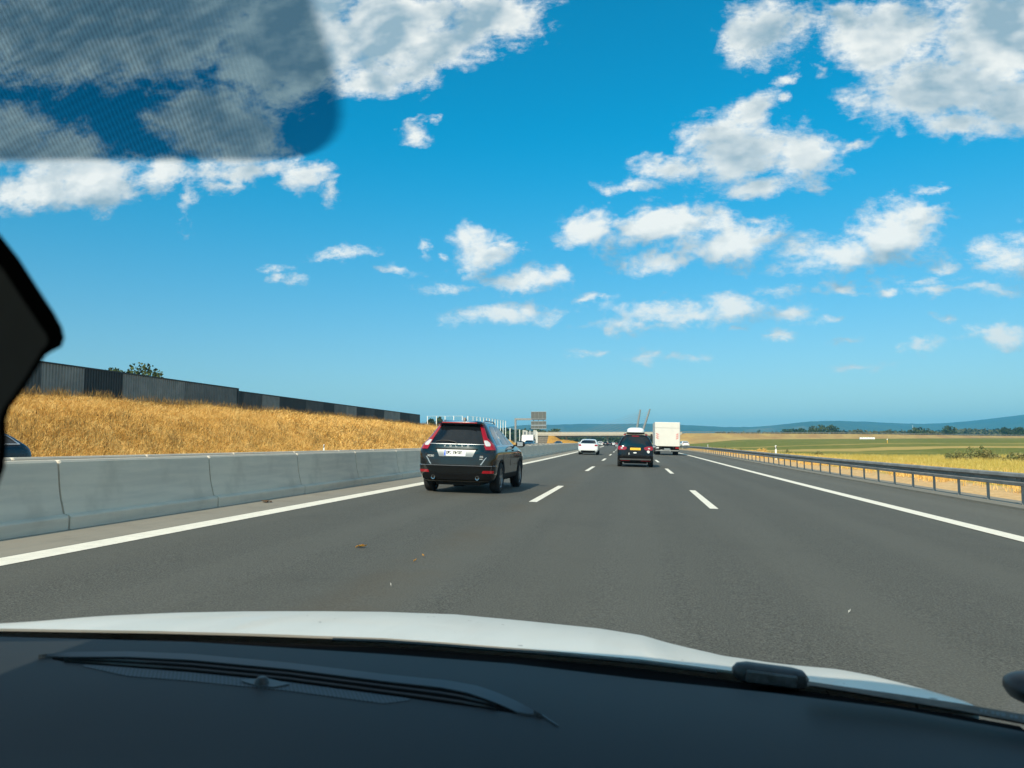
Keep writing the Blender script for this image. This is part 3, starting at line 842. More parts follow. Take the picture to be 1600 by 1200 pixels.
def build_noise_walls():
    X = -42.6
    def dist(px): return X/ray(px, 640)[0]
    A = [(-260, 1), (-190, 0), (-130, 3), (-70, 0), (-25, 0), (22, 3), (62, 2), (129, 1), (190, 2), (287, 0), (369.5, None)]
    B = [(371, 1), (380, 3), (409, 2), (436, 1), (462, 1), (478, 3), (505, 1), (522, 0), (541, 2), (557, 1), (571, 3), (585, 1), (600, 2), (625, 1), (640, 3), (655, None)]
    for seg, zt, lab in ((A, 7.12, 'tall dark grey corrugated noise wall on the bank, nearer section'), (B, 6.85, 'low black and grey corrugated noise wall, farther section on the bank')):
        t = thing('noise_wall', lab, 'noise wall', group='noise walls on the bank')
        for (a, mi), (b, _) in zip(seg[:-1], seg[1:]):
            ya, yb = dist(a), dist(b)
            nsub = max(1, round((yb - ya)/4.6))
            for k in range(nsub):
                y0, y1 = ya + (yb-ya)*k/nsub, ya + (yb-ya)*(k+1)/nsub
                wall_panel(t, y0 + 0.015, y1 - 0.015, 3.4, zt, X, WM[mi])
                # post between panels
        ya, yb = dist(seg[0][0]), dist(seg[-1][0])
        MB().box(X - 0.18, X + 0.10, ya, yb, zt + 0.002, zt + 0.11).build('coping', WM[1], t)
        y = ya
        MB().box(X - 0.16, X + 0.12, yb, yb + 0.2, 3.4, zt + 0.11).build('end_post', WM[1], t)
    # clear noise screen on white posts, beyond the dark wall
    glass, nt, b = new_mat('clear_screen')
    nt.nodes.remove(b)
    tr = nt_new(nt, 'ShaderNodeBsdfTransparent'); tr.inputs[0].default_value = (0.93, 0.96, 0.96, 1)
    gl = nt_new(nt, 'ShaderNodeBsdfGlossy'); gl.inputs['Roughness'].default_value = 0.05
    mx = nt_new(nt, 'ShaderNodeMixShader'); mx.inputs[0].default_value = 0.015
    nt.links.new(tr.outputs[0], mx.inputs[1]); nt.links.new(gl.outputs[0], mx.inputs[2])
    nt.links.new(mx.outputs[0], [n for n in nt.nodes if n.type == 'OUTPUT_MATERIAL'][0].inputs[0])
    MAT['clear'] = glass
    def screen(pts, label, w=0.15):
        t = thing('clear_noise_screen', label, 'noise screen', group='clear noise screens')
        for i, (p, zb) in enumerate(pts):
            MB().cbox(p.x - w/2, p.x + w/2, p.y - w/2, p.y + w/2, zb, p.z, 0.02).build('post', MAT['white_post'], t)
            if i + 1 < len(pts):
                q, zq = pts[i+1]
                d = (q - p); d.z = 0
                n = Vector((d.y, -d.x, 0)).normalized()*0.02
                a, b2 = p + d*0.04, q - d*0.04
                lo, lo2 = zb + 0.3, zq + 0.3
                mb = MB()
                A_ = [Vector((a.x, a.y, lo)), Vector((b2.x, b2.y, lo2)), Vector((b2.x, b2.y, q.z - 0.05)), Vector((a.x, a.y, p.z - 0.05))]
                mb.add([v + n for v in A_] + [v - n for v in A_], [(0,1,2,3), (7,6,5,4), (0,4,5,1), (1,5,6,2), (2,6,7,3), (3,7,4,0)])
                mb.build('pane', MAT['clear'], t)
                MB().tube([p - Vector((0, 0, 0.03)), q - Vector((0, 0, 0.03))], 0.022, 6).build('top_bar', MAT['white_post'], t)
    P = []
    for px, py in ((668, 650), (682, 650), (695.5, 650), (709, 649.8), (722.5, 649.8)):
        p = at(px, py, 166); P.append((p, max(0.0, bank_z(p.x, p.y)) - 0.1))
    screen(P, 'row of tall white posts with clear panes past the end of the dark wall')
    P = []
    for i in range(13):
        d = 168 + 2.6*i
        px = 731 + (790 - 731)*(i/12)**0.8; py = 650 + 7.5*i/12
        p = at(px, py, d); P.append((p, bank_z(p.x, p.y) - 0.1))
    screen(P, 'receding row of many white posts with clear panes above the grey car', 0.16)
    P = []
    for px, py, d in ((797, 669, 225), (812, 671, 232)):
        p = at(px, py, d); P.append((p, bank_z(p.x, p.y) - 0.2))
    screen(P, 'two white posts with clear pane beside the sign gantry', 0.22)
    # pale concrete edging down the end of the first bank
    a, b2 = at(661, 663.5, 158), at(679, 671.5, 166)
    d = b2 - a
    mb = MB(); n = 6
    for k in range(n):
        p, q = a + d*k/n, a + d*(k+1)/n
        mb.box(p.x, q.x + 0.02, p.y - 0.3, p.y + 0.5, p.z - 1.6, p.z + 0.05)
    tag(mb.build('concrete_edging', MAT['bridge']), 'pale concrete edging stepping down the end of the grass bank', 'edging')
build_noise_walls()

# ------------------------------------------------------------------ trees and bushes
def leaf_mat(name, lo, hi):
    m, nt, b = new_mat(name)
    g = nt_new(nt, 'ShaderNodeNewGeometry')
    nt.links.new(mixc(nt, g.outputs['Random Per Island'], lo, hi), b.inputs['Base Color'])
    b.inputs['Roughness'].default_value = 0.8; b.inputs['Specular IOR Level'].default_value = 0.15
    return m
LEAF = [leaf_mat('leaf_dark', (0.020, 0.034, 0.012), (0.050, 0.072, 0.022)), leaf_mat('leaf_mid', (0.035, 0.052, 0.016), (0.085, 0.105, 0.034)), leaf_mat('leaf_dry', (0.055, 0.060, 0.022), (0.12, 0.115, 0.045))]
def leaf_quads(centres, radii, per, size, rng):
    """leaf-sized faces spread through lobes, denser near the lobe's skin"""
    out = []
    for c, r in zip(centres, radii):
        d = rng.normal(0, 1, (per, 3)); d /= np.linalg.norm(d, axis=1)[:, None]
        rad = rng.uniform(0.35, 1.08, per) ** 0.6
        p = np.array(c) + d * rad[:, None] * np.array(r)
        a = rng.normal(0, 1, (per, 3)); a /= np.linalg.norm(a, axis=1)[:, None]
        b = np.cross(a, rng.normal(0, 1, (per, 3))); b /= np.linalg.norm(b, axis=1)[:, None]
        s = size * rng.uniform(0.5, 1.3, per)[:, None]
        out.append(np.stack([p - a*s - b*s*0.6, p + a*s - b*s*0.6, p + a*s*0.8 + b*s*0.7, p - a*s*0.7 + b*s*0.6], 1))
    return np.concatenate(out, 0)
def tree(x, y, z, h, w, label, mat, seed, name='tree', cat='tree', group=None, per=60, trunk_h=0.22, leaf=1.0):
    rng = np.random.default_rng(seed)
    t = thing(name, label, cat, (x, y, z), rng.uniform(0, 6.28), group)
    th = h*trunk_h
    mb = MB()
    mb.tube([(0, 0, -0.4), (0.03*h*0.2, 0, th*0.5), (0, 0.02*h*0.3, th), (0.02*h, 0, h*0.55)], [0.045*h*0.6, 0.03*h*0.6, 0.026*h*0.6, 0.01*h*0.6], 7)
    cs, rs = [], []
    n = 11
    for k in range(n):
        a = 2*math.pi*k/n*1.7 + rng.uniform(0, 0.8); rr = w/2*rng.uniform(0.25, 0.72)
        hz = th*0.8 + (h - th)*(0.22 + 0.62*((k*0.618) % 1.0))
        lim = 1.0 - 0.55*max(0, (hz/h - 0.6)/0.4)
        cs.append((math.cos(a)*rr*lim, math.sin(a)*rr*lim, hz)); q = w*rng.uniform(0.17, 0.27)
        rs.append((q, q, q*0.8*min(1.3, h/w)))
        if k % 2 == 0: mb.tube([(0, 0, th*0.9), (cs[-1][0]*0.5, cs[-1][1]*0.5, (th + hz)/2), cs[-1]], [0.014*h, 0.009*h, 0.004*h], 5)
    mb.build('trunk', MAT['bark'], t, smooth=True)
    link('crown', quads_mesh('crown', leaf_quads(cs, rs, per, 0.055*max(w, h*0.6)*0.8*leaf, rng), mat), t)
    return t
def tree_px(px0, px1, pytop, d, label, mat, seed, **kw):
    """a tree of the width and height seen, standing on the land at distance d"""
    c = at((px0 + px1)/2, pytop, d); w = abs(at(px1, pytop, d).x - at(px0, pytop, d).x)
    z = kw.pop('z', None)
    if z is None: z = land_z(c.x, c.y)
    if kw.get('name') == 'far_tree': c.z = z + (c.z - z)*1.10; w *= 1.10
    tree(c.x, c.y, z, max(2.0, (c.z - z)*1.10), w*1.2, label, mat, seed, **kw)
G_FAR = 'trees on the far side of the fields'
for i, (a, b, top, d, lab, m) in enumerate((
    (1220, 1238, 672.0, 800, 'low dark far tree, at the left end of the field tree line', 0), (1233, 1250, 671.5, 810, 'low dark far tree, second from the left end of the line', 0), (1246, 1264, 671.0, 800, 'low dark far tree just left of the tall clump', 0),
    (1261, 1278, 667.5, 760, 'tall far tree forming the left end of the clump before the hills', 1), (1273, 1292, 666.5, 765, 'tallest far tree in the middle of the clump before the hills', 1), (1286, 1303, 666.5, 760, 'tall far tree right of the middle of the clump', 1), (1297, 1313, 668.0, 765, 'rounded far tree at the right end of the clump', 0),
    (1181, 1188, 672.5, 780, 'tiny solitary far tree left of the tree line', 0), (1332, 1350, 672.5, 850, 'low greyish far tree right of the clump', 2), (1378, 1396, 673.5, 850, 'small greyish far tree, midway along the fields', 2),
    (1424, 1447, 669.5, 800, 'broad rounded dark far tree standing alone in the field', 1), (1473, 1493, 667.0, 800, 'round dark far tree left of the wooded slope', 0), (1452, 1466, 674, 820, 'small low far tree between two round ones', 2),
    (1564, 1582, 669.5, 820, 'left one of two dark far trees near the right border', 0), (1580, 1600, 669.0, 820, 'right one of two dark far trees near the right border', 0))):
    tree_px(a, b, top, d, lab, LEAF[m], 100 + i, name='far_tree', group=G_FAR, per=46, trunk_h=0.08)
tree_px(162, 248, 577, 92, 'leafy tree top showing above the dark noise wall', LEAF[1], 41, name='leafy_tree', per=700, z=1.0, leaf=0.45)
tree_px(661, 680, 653, 240, 'bushy dark tree behind the white posts, nearer the wall', LEAF[0], 42, name='leafy_tree', group='dark trees behind the clear screen', per=90, z=0.5)
tree_px(678, 694, 651, 255, 'bushy dark tree behind the white posts, nearer the car', LEAF[0], 43, name='leafy_tree', group='dark trees behind the clear screen', per=90, z=0.5)
tree_px(832, 852, 669.5, 520, 'low broad tree just under the sign, above the bridge', LEAF[1], 44, name='leafy_tree', per=70, z=0.5)
tree_px(851, 876, 671.0, 530, 'low broad tree right of the sign, above the bridge', LEAF[1], 45, name='leafy_tree', per=70, z=0.5)

def woods(name, label, strips, seed, mat, size):
    rng = np.random.default_rng(seed); cs, rs = [], []
    for (pxa, pya, pxb, pyb, d, n) in strips:
        for k in range(n):
            f = (k + rng.uniform(0, 1))/n
            px = pxa + (pxb - pxa)*f; top = pya + (pyb - pya)*f
            dd = d*rng.uniform(0.97, 1.06)
            p = at(px, top, dd); zg = min(land_z(p.x, p.y), p.z - 2)
            hh = (p.z - zg)*rng.uniform(0.80, 1.04); w = hh*rng.uniform(0.35, 0.6)
            cs.append((p.x, p.y, zg + hh*0.55)); rs.append((w*1.3, w, hh*0.48))
    V = leaf_quads(cs, rs, 42, size, rng)
    tag(link(name, quads_mesh(name, V, mat)), label, 'woods', kind='stuff')
woods('far_woods', 'distant band of woods along the foot of the hills', [(1310, 674, 1480, 675, 1100, 46), (1490, 670.5, 1660, 670, 1300, 60), (1120, 675.3, 1240, 675.3, 1250, 26), (1400, 672.5, 1570, 670, 1500, 40)], 61, LEAF[2], 2.4)
woods('bridge_woods', 'dark woods seen through the opening under the bridge', [(836, 682.5, 1020, 682.5, 640, 90), (770, 671, 850, 671.5, 620, 36)], 62, LEAF[0], 1.5)

def bush(px0, px1, pytop, d, label, seed, mat, stems=60, group=None, name='weed_bush'):
    rng = np.random.default_rng(seed)
    c = at((px0+px1)/2, pytop, d); w = abs(at(px1, pytop, d).x - at(px0, pytop, d).x); z = land_z(c.x, c.y); h = c.z - z
    t = thing(name, label, 'bush', (c.x, c.y, z), 0, group)
    cs, rs, mb = [], [], MB()
    for k in range(9):
        x = rng.uniform(-0.42, 0.42)*w; hh = h*rng.uniform(0.35, 0.75)*(1 - abs(x/w)*0.9)
        cs.append((x, rng.uniform(-0.2, 0.2)*w, hh*0.8)); q = w*rng.uniform(0.09, 0.17); rs.append((q, q, hh*0.6))
        mb.tube([(x*0.7, cs[-1][1], -0.1), cs[-1]], [0.03, 0.012], 5)
    V1 = leaf_quads(cs, rs, 110, 0.035*w*0.7, rng)
    Q = np.stack([rng.normal(0, 0.25, stems)*w, rng.normal(0, 0.12, stems)*w, np.zeros(stems)], 1)
    V2 = blades(Q, h*0.85, 0.02, 0.35, rng)
    mb.build('stems', MAT['bark'], t)
    link('foliage', quads_mesh('foliage', V1, mat), t)
    link('stalks', quads_mesh('stalks', V2, mat), t)
bush(1470, 1516, 702, 88, 'grey-green weedy bush in the field, low left part', 71, MAT['green_weed'], group='bushes in the field')
bush(1500, 1564, 694, 92, 'tallest grey-green bush with feathery stalks behind the guard rail', 72, MAT['green_weed'], 150, group='bushes in the field')
bush(1556, 1640, 705, 86, 'low dark green bush by the right border behind the yellow grass', 73, MAT['green_weed'], group='bushes in the field')
for i, (a, b, top, d, lab) in enumerate(((1150, 1165, 697, 128, 'small rounded green weed left of the nearest white post'), (1222, 1240, 700, 118, 'small green weed tuft just right of the nearest white post'),
                                   (1128, 1140, 695, 150, 'small dry weed tuft near the second white post'), (1262, 1292, 703, 104, 'low green weed patch behind the middle of the rail'), (1180, 1200, 698, 122, 'low brownish weed left of nearest white post'))):
    bush(a, b, top, d, lab, 80 + i, MAT['green_weed'] if i != 4 else MAT['dry_grass'], 40, 'weeds behind the guard rail')

# ------------------------------------------------------------------ bridge, pylons, sign gantry
def build_bridge():
    D = 450.0
    t = thing('road_bridge', 'flat pale concrete road bridge crossing over the motorway', 'bridge')
    x0, x1 = at(838, 680, D).x, at(1066, 680, D).x
    zt, zb = at(950, 675.2, D).z, at(950, 683.0, D).z
    MB().cbox(x0, x1, D, D + 11, zb + 0.9, zt - 1.0, 0.05).build('deck', MAT['bridge'], t)
    MB().box(x0, x1, D + 1.2, D + 10, zb, zb + 0.895).build('girder', MAT['kerb'], t)
    n = 18
    for k in range(n):
        a, b = x0 + (x1-x0)*k/n, x0 + (x1-x0)*(k+1)/n
        MB().cbox(a + 0.02, b - 0.02, D - 0.12, D + 0.3, zt - 1.3, zt, 0.04).build('parapet_panel', MAT['bridge'], t)
    MB().tube([(x0, D + 0.1, zt + 0.35), (x1, D + 0.1, zt + 0.35)], 0.06, 6).build('handrail', MAT['galv'], t)
    for px in (884, 948.5, 1031):
        p = at(px, 690, D); MB().lathe([(0.0, -1), (0.55, -1), (0.55, zb + 0.1), (0.0, zb + 0.1)], 14, 'Z', c=(p.x, D + 5, 0)).build('pier', MAT['bridge'], t, smooth=True)
    # stone-faced abutment on the left
    a, b = at(834, 690, D).x, at(857, 690, D).x
    nrow, ncol = 5, 9
    for r_ in range(nrow):
        for k in range(ncol):
            xa, xb = a + (b-a)*k/ncol, a + (b-a)*(k+1)/ncol
            za, zb2 = -0.5 + (zb + 0.9)*r_/nrow, -0.5 + (zb + 0.9)*(r_+1)/nrow
            MB().cbox(xa + 0.03, xb - 0.03, D - 2 + rnd.uniform(-0.08, 0.08), D + 9, za + 0.03, zb2 - 0.03, 0.05).build('stone_block', MAT['abutment'], t)
    # ochre earth cone falling from the abutment
    mb = MB(); rows = []
    pa = [(857, 680.5), (864, 681), (872, 686), (881, 692), (890, 695)]
    for (px, py) in pa:
        p = at(px, py, D - 4)
        rows.append([(p.x, D - 18, -0.5), (p.x, D - 9, max(0.0, p.z*0.5)), (p.x, D - 4, p.z), (p.x + 0.5, D + 6, p.z), (p.x + 0.5, D + 14, -0.5)])
    mb.grid(rows)
    tag(mb.build('earth_slope', MAT['bank_soil'], smooth=True, sharp=180), kind='structure')
    rng = np.random.default_rng(3)
    mb = MB(); rows = []
    for i in range(15):
        f = i/14; px = 876 + 33*f; p = at(px, 687 + 5.5*f*f + 0.3*math.sin(i*2.1), 330)
        rows.append([(p.x, 322, 0), (p.x, 326, p.z*0.6), (p.x, 330, p.z), (p.x, 338, p.z*0.8), (p.x, 345, 0)])
    mb.grid(rows)
    tag(mb.build('grass_mound', MAT['bank_soil'], smooth=True, sharp=180), kind='structure')
build_bridge()

def pylon(pxb, pyb, pxt, pyt, D, label):
    t = thing('bridge_pylon', label, 'pylon', group='leaning bridge pylons')
    b, p = at(pxb, pyb, D), at(pxt, pyt, D)
    MB().tube([b, b.lerp(p, 0.5), p], [1.6, 1.3, 0.95], 8).build('mast', MAT['galv_dark'], t, smooth=True)
    mb = MB()
    for k in range(9):
        top = b.lerp(p, 0.45 + 0.06*k); foot = Vector((b.x - 12 - 9*k, D + 6, 8.0))
        mb = MB(); mb.tube([top, foot], 0.09, 5); mb.build('cable', MAT['galv'], t)
    return t
pylon(991, 693, 1000.5, 640, 900, 'left leaning grey bridge pylon rising behind the black van')
pylon(998, 693, 1015.5, 639, 900, 'right leaning grey bridge pylon rising between van and truck')

def build_gantry():
    D = 235.0
    t = thing('sign_gantry', 'grey cantilever post carrying sign boards over the opposite carriageway', 'sign gantry')
    p0, p1 = at(805.5, 655, D), at(853, 656, D)
    g = bank_z(p0.x, D)
    MB().cbox(p0.x - 0.28, p0.x + 0.28, D - 0.25, D + 0.25, min(g, 0.0) - 0.3, p0.z + 0.3, 0.04).build('post', MAT['galv_dark'], t)
    MB().cbox(p0.x + 0.285, p1.x, D - 0.2, D + 0.2, p0.z - 0.3, p0.z + 0.28, 0.04).build('arm', MAT['galv_dark'], t)
    back = flat('sign_back', (0.105, 0.11, 0.10), 0.6, 0.2, var=0.12, scale=2)
    def board(px0, px1, py0, py1, cols, name):
        a, b = at(px0, py0, D - 0.6), at(px1, py1, D - 0.6)
        o = MB().cbox(a.x, b.x, D - 0.62, D - 0.56, b.z, a.z, 0.015).build(name, back, t)
        w = b.x - a.x
        for k in range(cols + 1):
            x = a.x + w*k/cols
            MB().box(x - 0.04, x + 0.04, D - 0.70, D - 0.622, b.z, a.z).build('stiffener', MAT['galv'], o)
        for z in (a.z, b.z):
            MB().box(a.x - 0.05, b.x + 0.05, D - 0.72, D - 0.555, z - 0.07, z + 0.07).build('frame_bar', MAT['silver_trim'], o)
    board(830, 853.3, 643.5, 654.8, 4, 'upper_board')
    board(830, 853.3, 658.3, 664.0, 4, 'middle_board')
    board(829.8, 853.5, 665.0, 669.8, 4, 'lower_board')
    for px in (834, 841.5, 849):
        p = at(px, 656, D); MB().box(p.x - 0.06, p.x + 0.06, D - 0.55, D - 0.205, p.z - 2.7, p.z + 2.3).build('hanger', MAT['black_plastic'], t)
build_gantry()

# thin far guard rail along the top of the crossing road and odd far things
def build_far_bits():
    t = thing('far_guard_rail', 'thin pale guard rail along the top of the crossing embankment', 'guard rail', group='guard rails')
    P = [p + Vector((0, -4, 0.75)) for p in EMB[:7]]
    mb = MB()
    for a, b in zip(P[:-1], P[1:]):
        d = b - a
        mb.add([a - Vector((0,0,0.16)), b - Vector((0,0,0.16)), b + Vector((0,0,0.16)), a + Vector((0,0,0.16))] , [(0,1,2,3)])
        mb.add([a + Vector((0,0.05,-0.16)), b + Vector((0,0.05,-0.16)), b + Vector((0,0.05,0.16)), a + Vector((0,0.05,0.16))] , [(3,2,1,0)])
    mb.build('rail', MAT['galv'], t)
    mb = MB()
    for a, b in zip(P[:-1], P[1:]):
        for k in range(12):
            q = a.lerp(b, k/12); mb.box(q.x - 0.07, q.x + 0.07, q.y + 0.06, q.y + 0.2, q.z - 1.2, q.z + 0.1)
    tag(mb.build('posts', MAT['galv_dark'], t), kind='stuff')
    # white wrapped bales lying end to end in the field
    D = 430.0
    a, b = at(1343, 686, D), at(1367, 686, D)
    z = land_z((a.x + b.x)/2, D); n = 6
    film = flat('white_bale_film', (0.82, 0.82, 0.80), 0.45, var=0.06, scale=3)
    for k in range(n):
        xa = a.x + (b.x - a.x)*k/n; w = (b.x - a.x)/n
        lab = ('leftmost', 'second from the left', 'third from the left', 'third from the right', 'second from the right', 'rightmost')[k]
        t = thing('wrapped_bale', 'white wrapped bale lying in the green field, %s of the row' % lab, 'bale', (xa, D, z + 0.62), 0, 'white wrapped bales')
        MB().lathe([(0.0, 0.03), (0.50, 0.03), (0.62, 0.12), (0.64, w*0.5), (0.62, w - 0.12), (0.5, w - 0.03), (0.0, w - 0.03)], 14, 'X').build('roll', film, t, smooth=True, sharp=50)
    p = at(1386.5, 692.5, 260); z = land_z(p.x, p.y)
    t = thing('marker_post', 'yellow pipeline marker post standing in the field', 'marker post', (p.x, p.y, z))
    yel = flat('yellow_plastic', (0.80, 0.42, 0.03), 0.5)
    MB().cbox(-0.06, 0.06, -0.06, 0.06, -0.2, 1.1, 0.01).build('post', yel, t)
    MB().prism([(-0.19, 1.1), (0.19, 1.1), (0.03, 1.45), (-0.03, 1.45)], -0.05, 0.05).build('cap', MAT['white_post'], t)
    p = at(1426, 664, 1500); z = 4.0
    t = thing('radio_mast', 'thin white mast standing far off before the hills', 'mast', (p.x, p.y, z))
    MB().tube([(0, 0, 0), (0, 0, p.z - z)], [0.35, 0.2], 8).build('mast', MAT['white_post'], t)
build_far_bits()

# ------------------------------------------------------------------ vehicles
class CarShape:
    """body as a stack of rounded plan outlines; y runs from the rear bumper (0) to the nose"""
    def __init__(s, tab, n_r=3.6, n_f=3.0, cr=0.34, cf=0.55):
        s.tab = tab; s.zs = [t[0] for t in tab]; s.nr, s.nf, s.CR, s.CF = n_r, n_f, cr, cf
    def at(s, z):
        f = lambda i: float(np.interp(z, s.zs, [t[i] for t in s.tab]))
        yr, yf, w = f(1), f(2), f(3)
        k = min(1.0, (yf - yr)/2.2)
        return yr, yf, w, s.CR*k, s.CF*k
    def rear(s, x, z):
        yr, yf, w, cr, cf = s.at(z); t = min(0.9995, abs(x)/w)
        return yr + cr*(1 - (1 - t**s.nr)**(1/s.nr))
    def side(s, y, z):
        yr, yf, w, cr, cf = s.at(z)
        if y < yr + cr:
            q = 1 - max(0.0, (y - yr))/cr; return w*(max(0.0, 1 - q**s.nr))**(1/s.nr)
        if y > yf - cf:
            q = 1 - max(0.0, (yf - y))/cf; return w*(max(0.0, 1 - q**s.nf))**(1/s.nf)
        return w
    def outline(s, z, n=13, m=10):
        yr, yf, w, cr, cf = s.at(z); L = []
        ts = [math.sin(math.pi/2*(-1 + 2*k/(2*n))) for k in range(2*n + 1)]
        for t in ts: L.append((w*t, yr + cr*(1 - max(0, 1 - abs(t)**s.nr)**(1/s.nr)), z))
        for k in range(1, m): L.append((w, yr + cr + (yf - cf - yr - cr)*k/m, z))
        for t in reversed(ts): L.append((w*t, yf - cf*(1 - max(0, 1 - abs(t)**s.nf)**(1/s.nf)), z))
        for k in range(1, m): L.append((-w, yf - cf - (yf - cf - yr - cr)*k/m, z))
        return L
    def body(s, sub=3, zmin=None, zmax=None):
        mb = MB(); zs = []
        for a, b in zip(s.zs[:-1], s.zs[1:]):
            zs += [a + (b-a)*k/sub for k in range(sub)]
        zs.append(s.zs[-1])
        rows = [s.outline(z) for z in zs]
        mb.grid(rows, close=True); n = len(rows[0])
        mb.add(rows[0], [tuple(reversed(range(n)))]); mb.add(rows[-1], [tuple(range(n))])
        return mb
    def patch_rear(s, rows, m=8, off=0.006, th=0.03, sub=2):
        """solid patch lying on the rear: rows (z, x_left, x_right)"""
        R2 = []
        for (a, b) in zip(rows[:-1], rows[1:]):
            for k in range(sub):
                f = k/sub; R2.append(tuple(a[i] + (b[i]-a[i])*f for i in range(3)))
        R2.append(rows[-1])
        F = [[(xl + (xr-xl)*k/m, s.rear(xl + (xr-xl)*k/m, z) - off, z) for k in range(m+1)] for z, xl, xr in R2]
        return s._solid(F, (0, th, 0))
    def patch_side(s, sgn, rows, m=10, off=0.006, th=0.03, sub=2):
        R2 = []
        for (a, b) in zip(rows[:-1], rows[1:]):
            for k in range(sub):
                f = k/sub; R2.append(tuple(a[i] + (b[i]-a[i])*f for i in range(3)))
        R2.append(rows[-1])
        F = [[(sgn*(s.side(ya + (yb-ya)*k/m, z) + off), ya + (yb-ya)*k/m, z) for k in range(m+1)] for z, ya, yb in R2]
        return s._solid(F, (-sgn*th, 0, 0))
    def _solid(s, F, d):
        d = Vector(d); mb = MB(); mb.grid(F)
        B = [[Vector(p) + d for p in r] for r in F]; mb.grid(B)
        rim = [F[0], [r[-1] for r in F], F[-1], [r[0] for r in F]]
        rimb = [B[0], [r[-1] for r in B], B[-1], [r[0] for r in B]]
        for a, b in zip(rim, rimb): mb.grid([a, b])
        return mb

def cut_wells(me, wheels, half, rad, mats, xin):
    """cut wheel arches out of a body mesh"""
    o = bpy.data.objects.new('tmp', me); C.objects.link(o); cut = []
    for i, y in enumerate(wheels):
        for sg in (-1, 1):
            mb = MB(); n = 26; a, b = (sg*xin, sg*(half + 0.25))
            rows = [[(x, y + rad*math.cos(2*math.pi*k/n), 0.34 + rad*math.sin(2*math.pi*k/n)) for k in range(n)] for x in (a, b)]
            mb.grid(rows, close=True); mb.add(rows[0], [tuple(range(n))]); mb.add(rows[1], [tuple(reversed(range(n)))])
            cm = mb.mesh('cut', [mats[1]]); co = bpy.data.objects.new('cut', cm); C.objects.link(co); cut.append(co)
            md = o.modifiers.new('b', 'BOOLEAN'); md.operation = 'DIFFERENCE'; md.object = co; md.solver = 'EXACT'
            md.material_mode = 'TRANSFER'
    dg = bpy.context.evaluated_depsgraph_get()
    new = bpy.data.meshes.new_from_object(o.evaluated_get(dg))
    for q in cut: bpy.data.objects.remove(q)
    bpy.data.objects.remove(o)
    new.shade_smooth(); new.set_sharp_from_angle(angle=R(32)); new.name = 'body'
    return new

def make_wheel(t, x, y, r, w, sgn, spokes=5, name='wheel', detail=True):
    """tyre with rim as its sub-part"""
    prof = [(r*0.66, -w/2), (r*0.92, -w/2), (r*0.98, -w*0.42), (r, -w*0.30), (r, -w*0.10), (r*0.985, -w*0.09), (r*0.985, -w*0.07), (r, -w*0.06), (r, w*0.06), (r*0.985, w*0.07), (r*0.985, w*0.09), (r, w*0.10), (r, w*0.30), (r*0.98, w*0.42), (r*0.92, w/2), (r*0.66, w/2)]
    o = MB().lathe(prof, 28, 'X').build(name, MAT['tyre'], t, smooth=True, sharp=40)
    o.location = (x, y, r)
    e = sgn*(w/2 - 0.015)
    mb = MB().lathe([(r*0.665, -sgn*w*0.48), (r*0.66, e), (r*0.60, e - sgn*0.02), (r*0.58, e - sgn*0.10), (0.0, e - sgn*0.11)], 24, 'X')
    for k in range(spokes):
        a = 2*math.pi*k/spokes
        mat = Matrix.Rotation(a, 4, 'X')
        xs = sorted((e - sgn*0.035, e - sgn*0.004))
        mb.box(xs[0], xs[1], -0.028*r/0.33, 0.028*r/0.33, 0.03, r*0.63, mat=mat)
    mb.lathe([(r*0.17, e - sgn*0.06), (r*0.17, e), (0.0, e + sgn*0.004)], 14, 'X')
    rim = mb.build('rim', MAT['rim'], o, smooth=True, sharp=35)
    return o

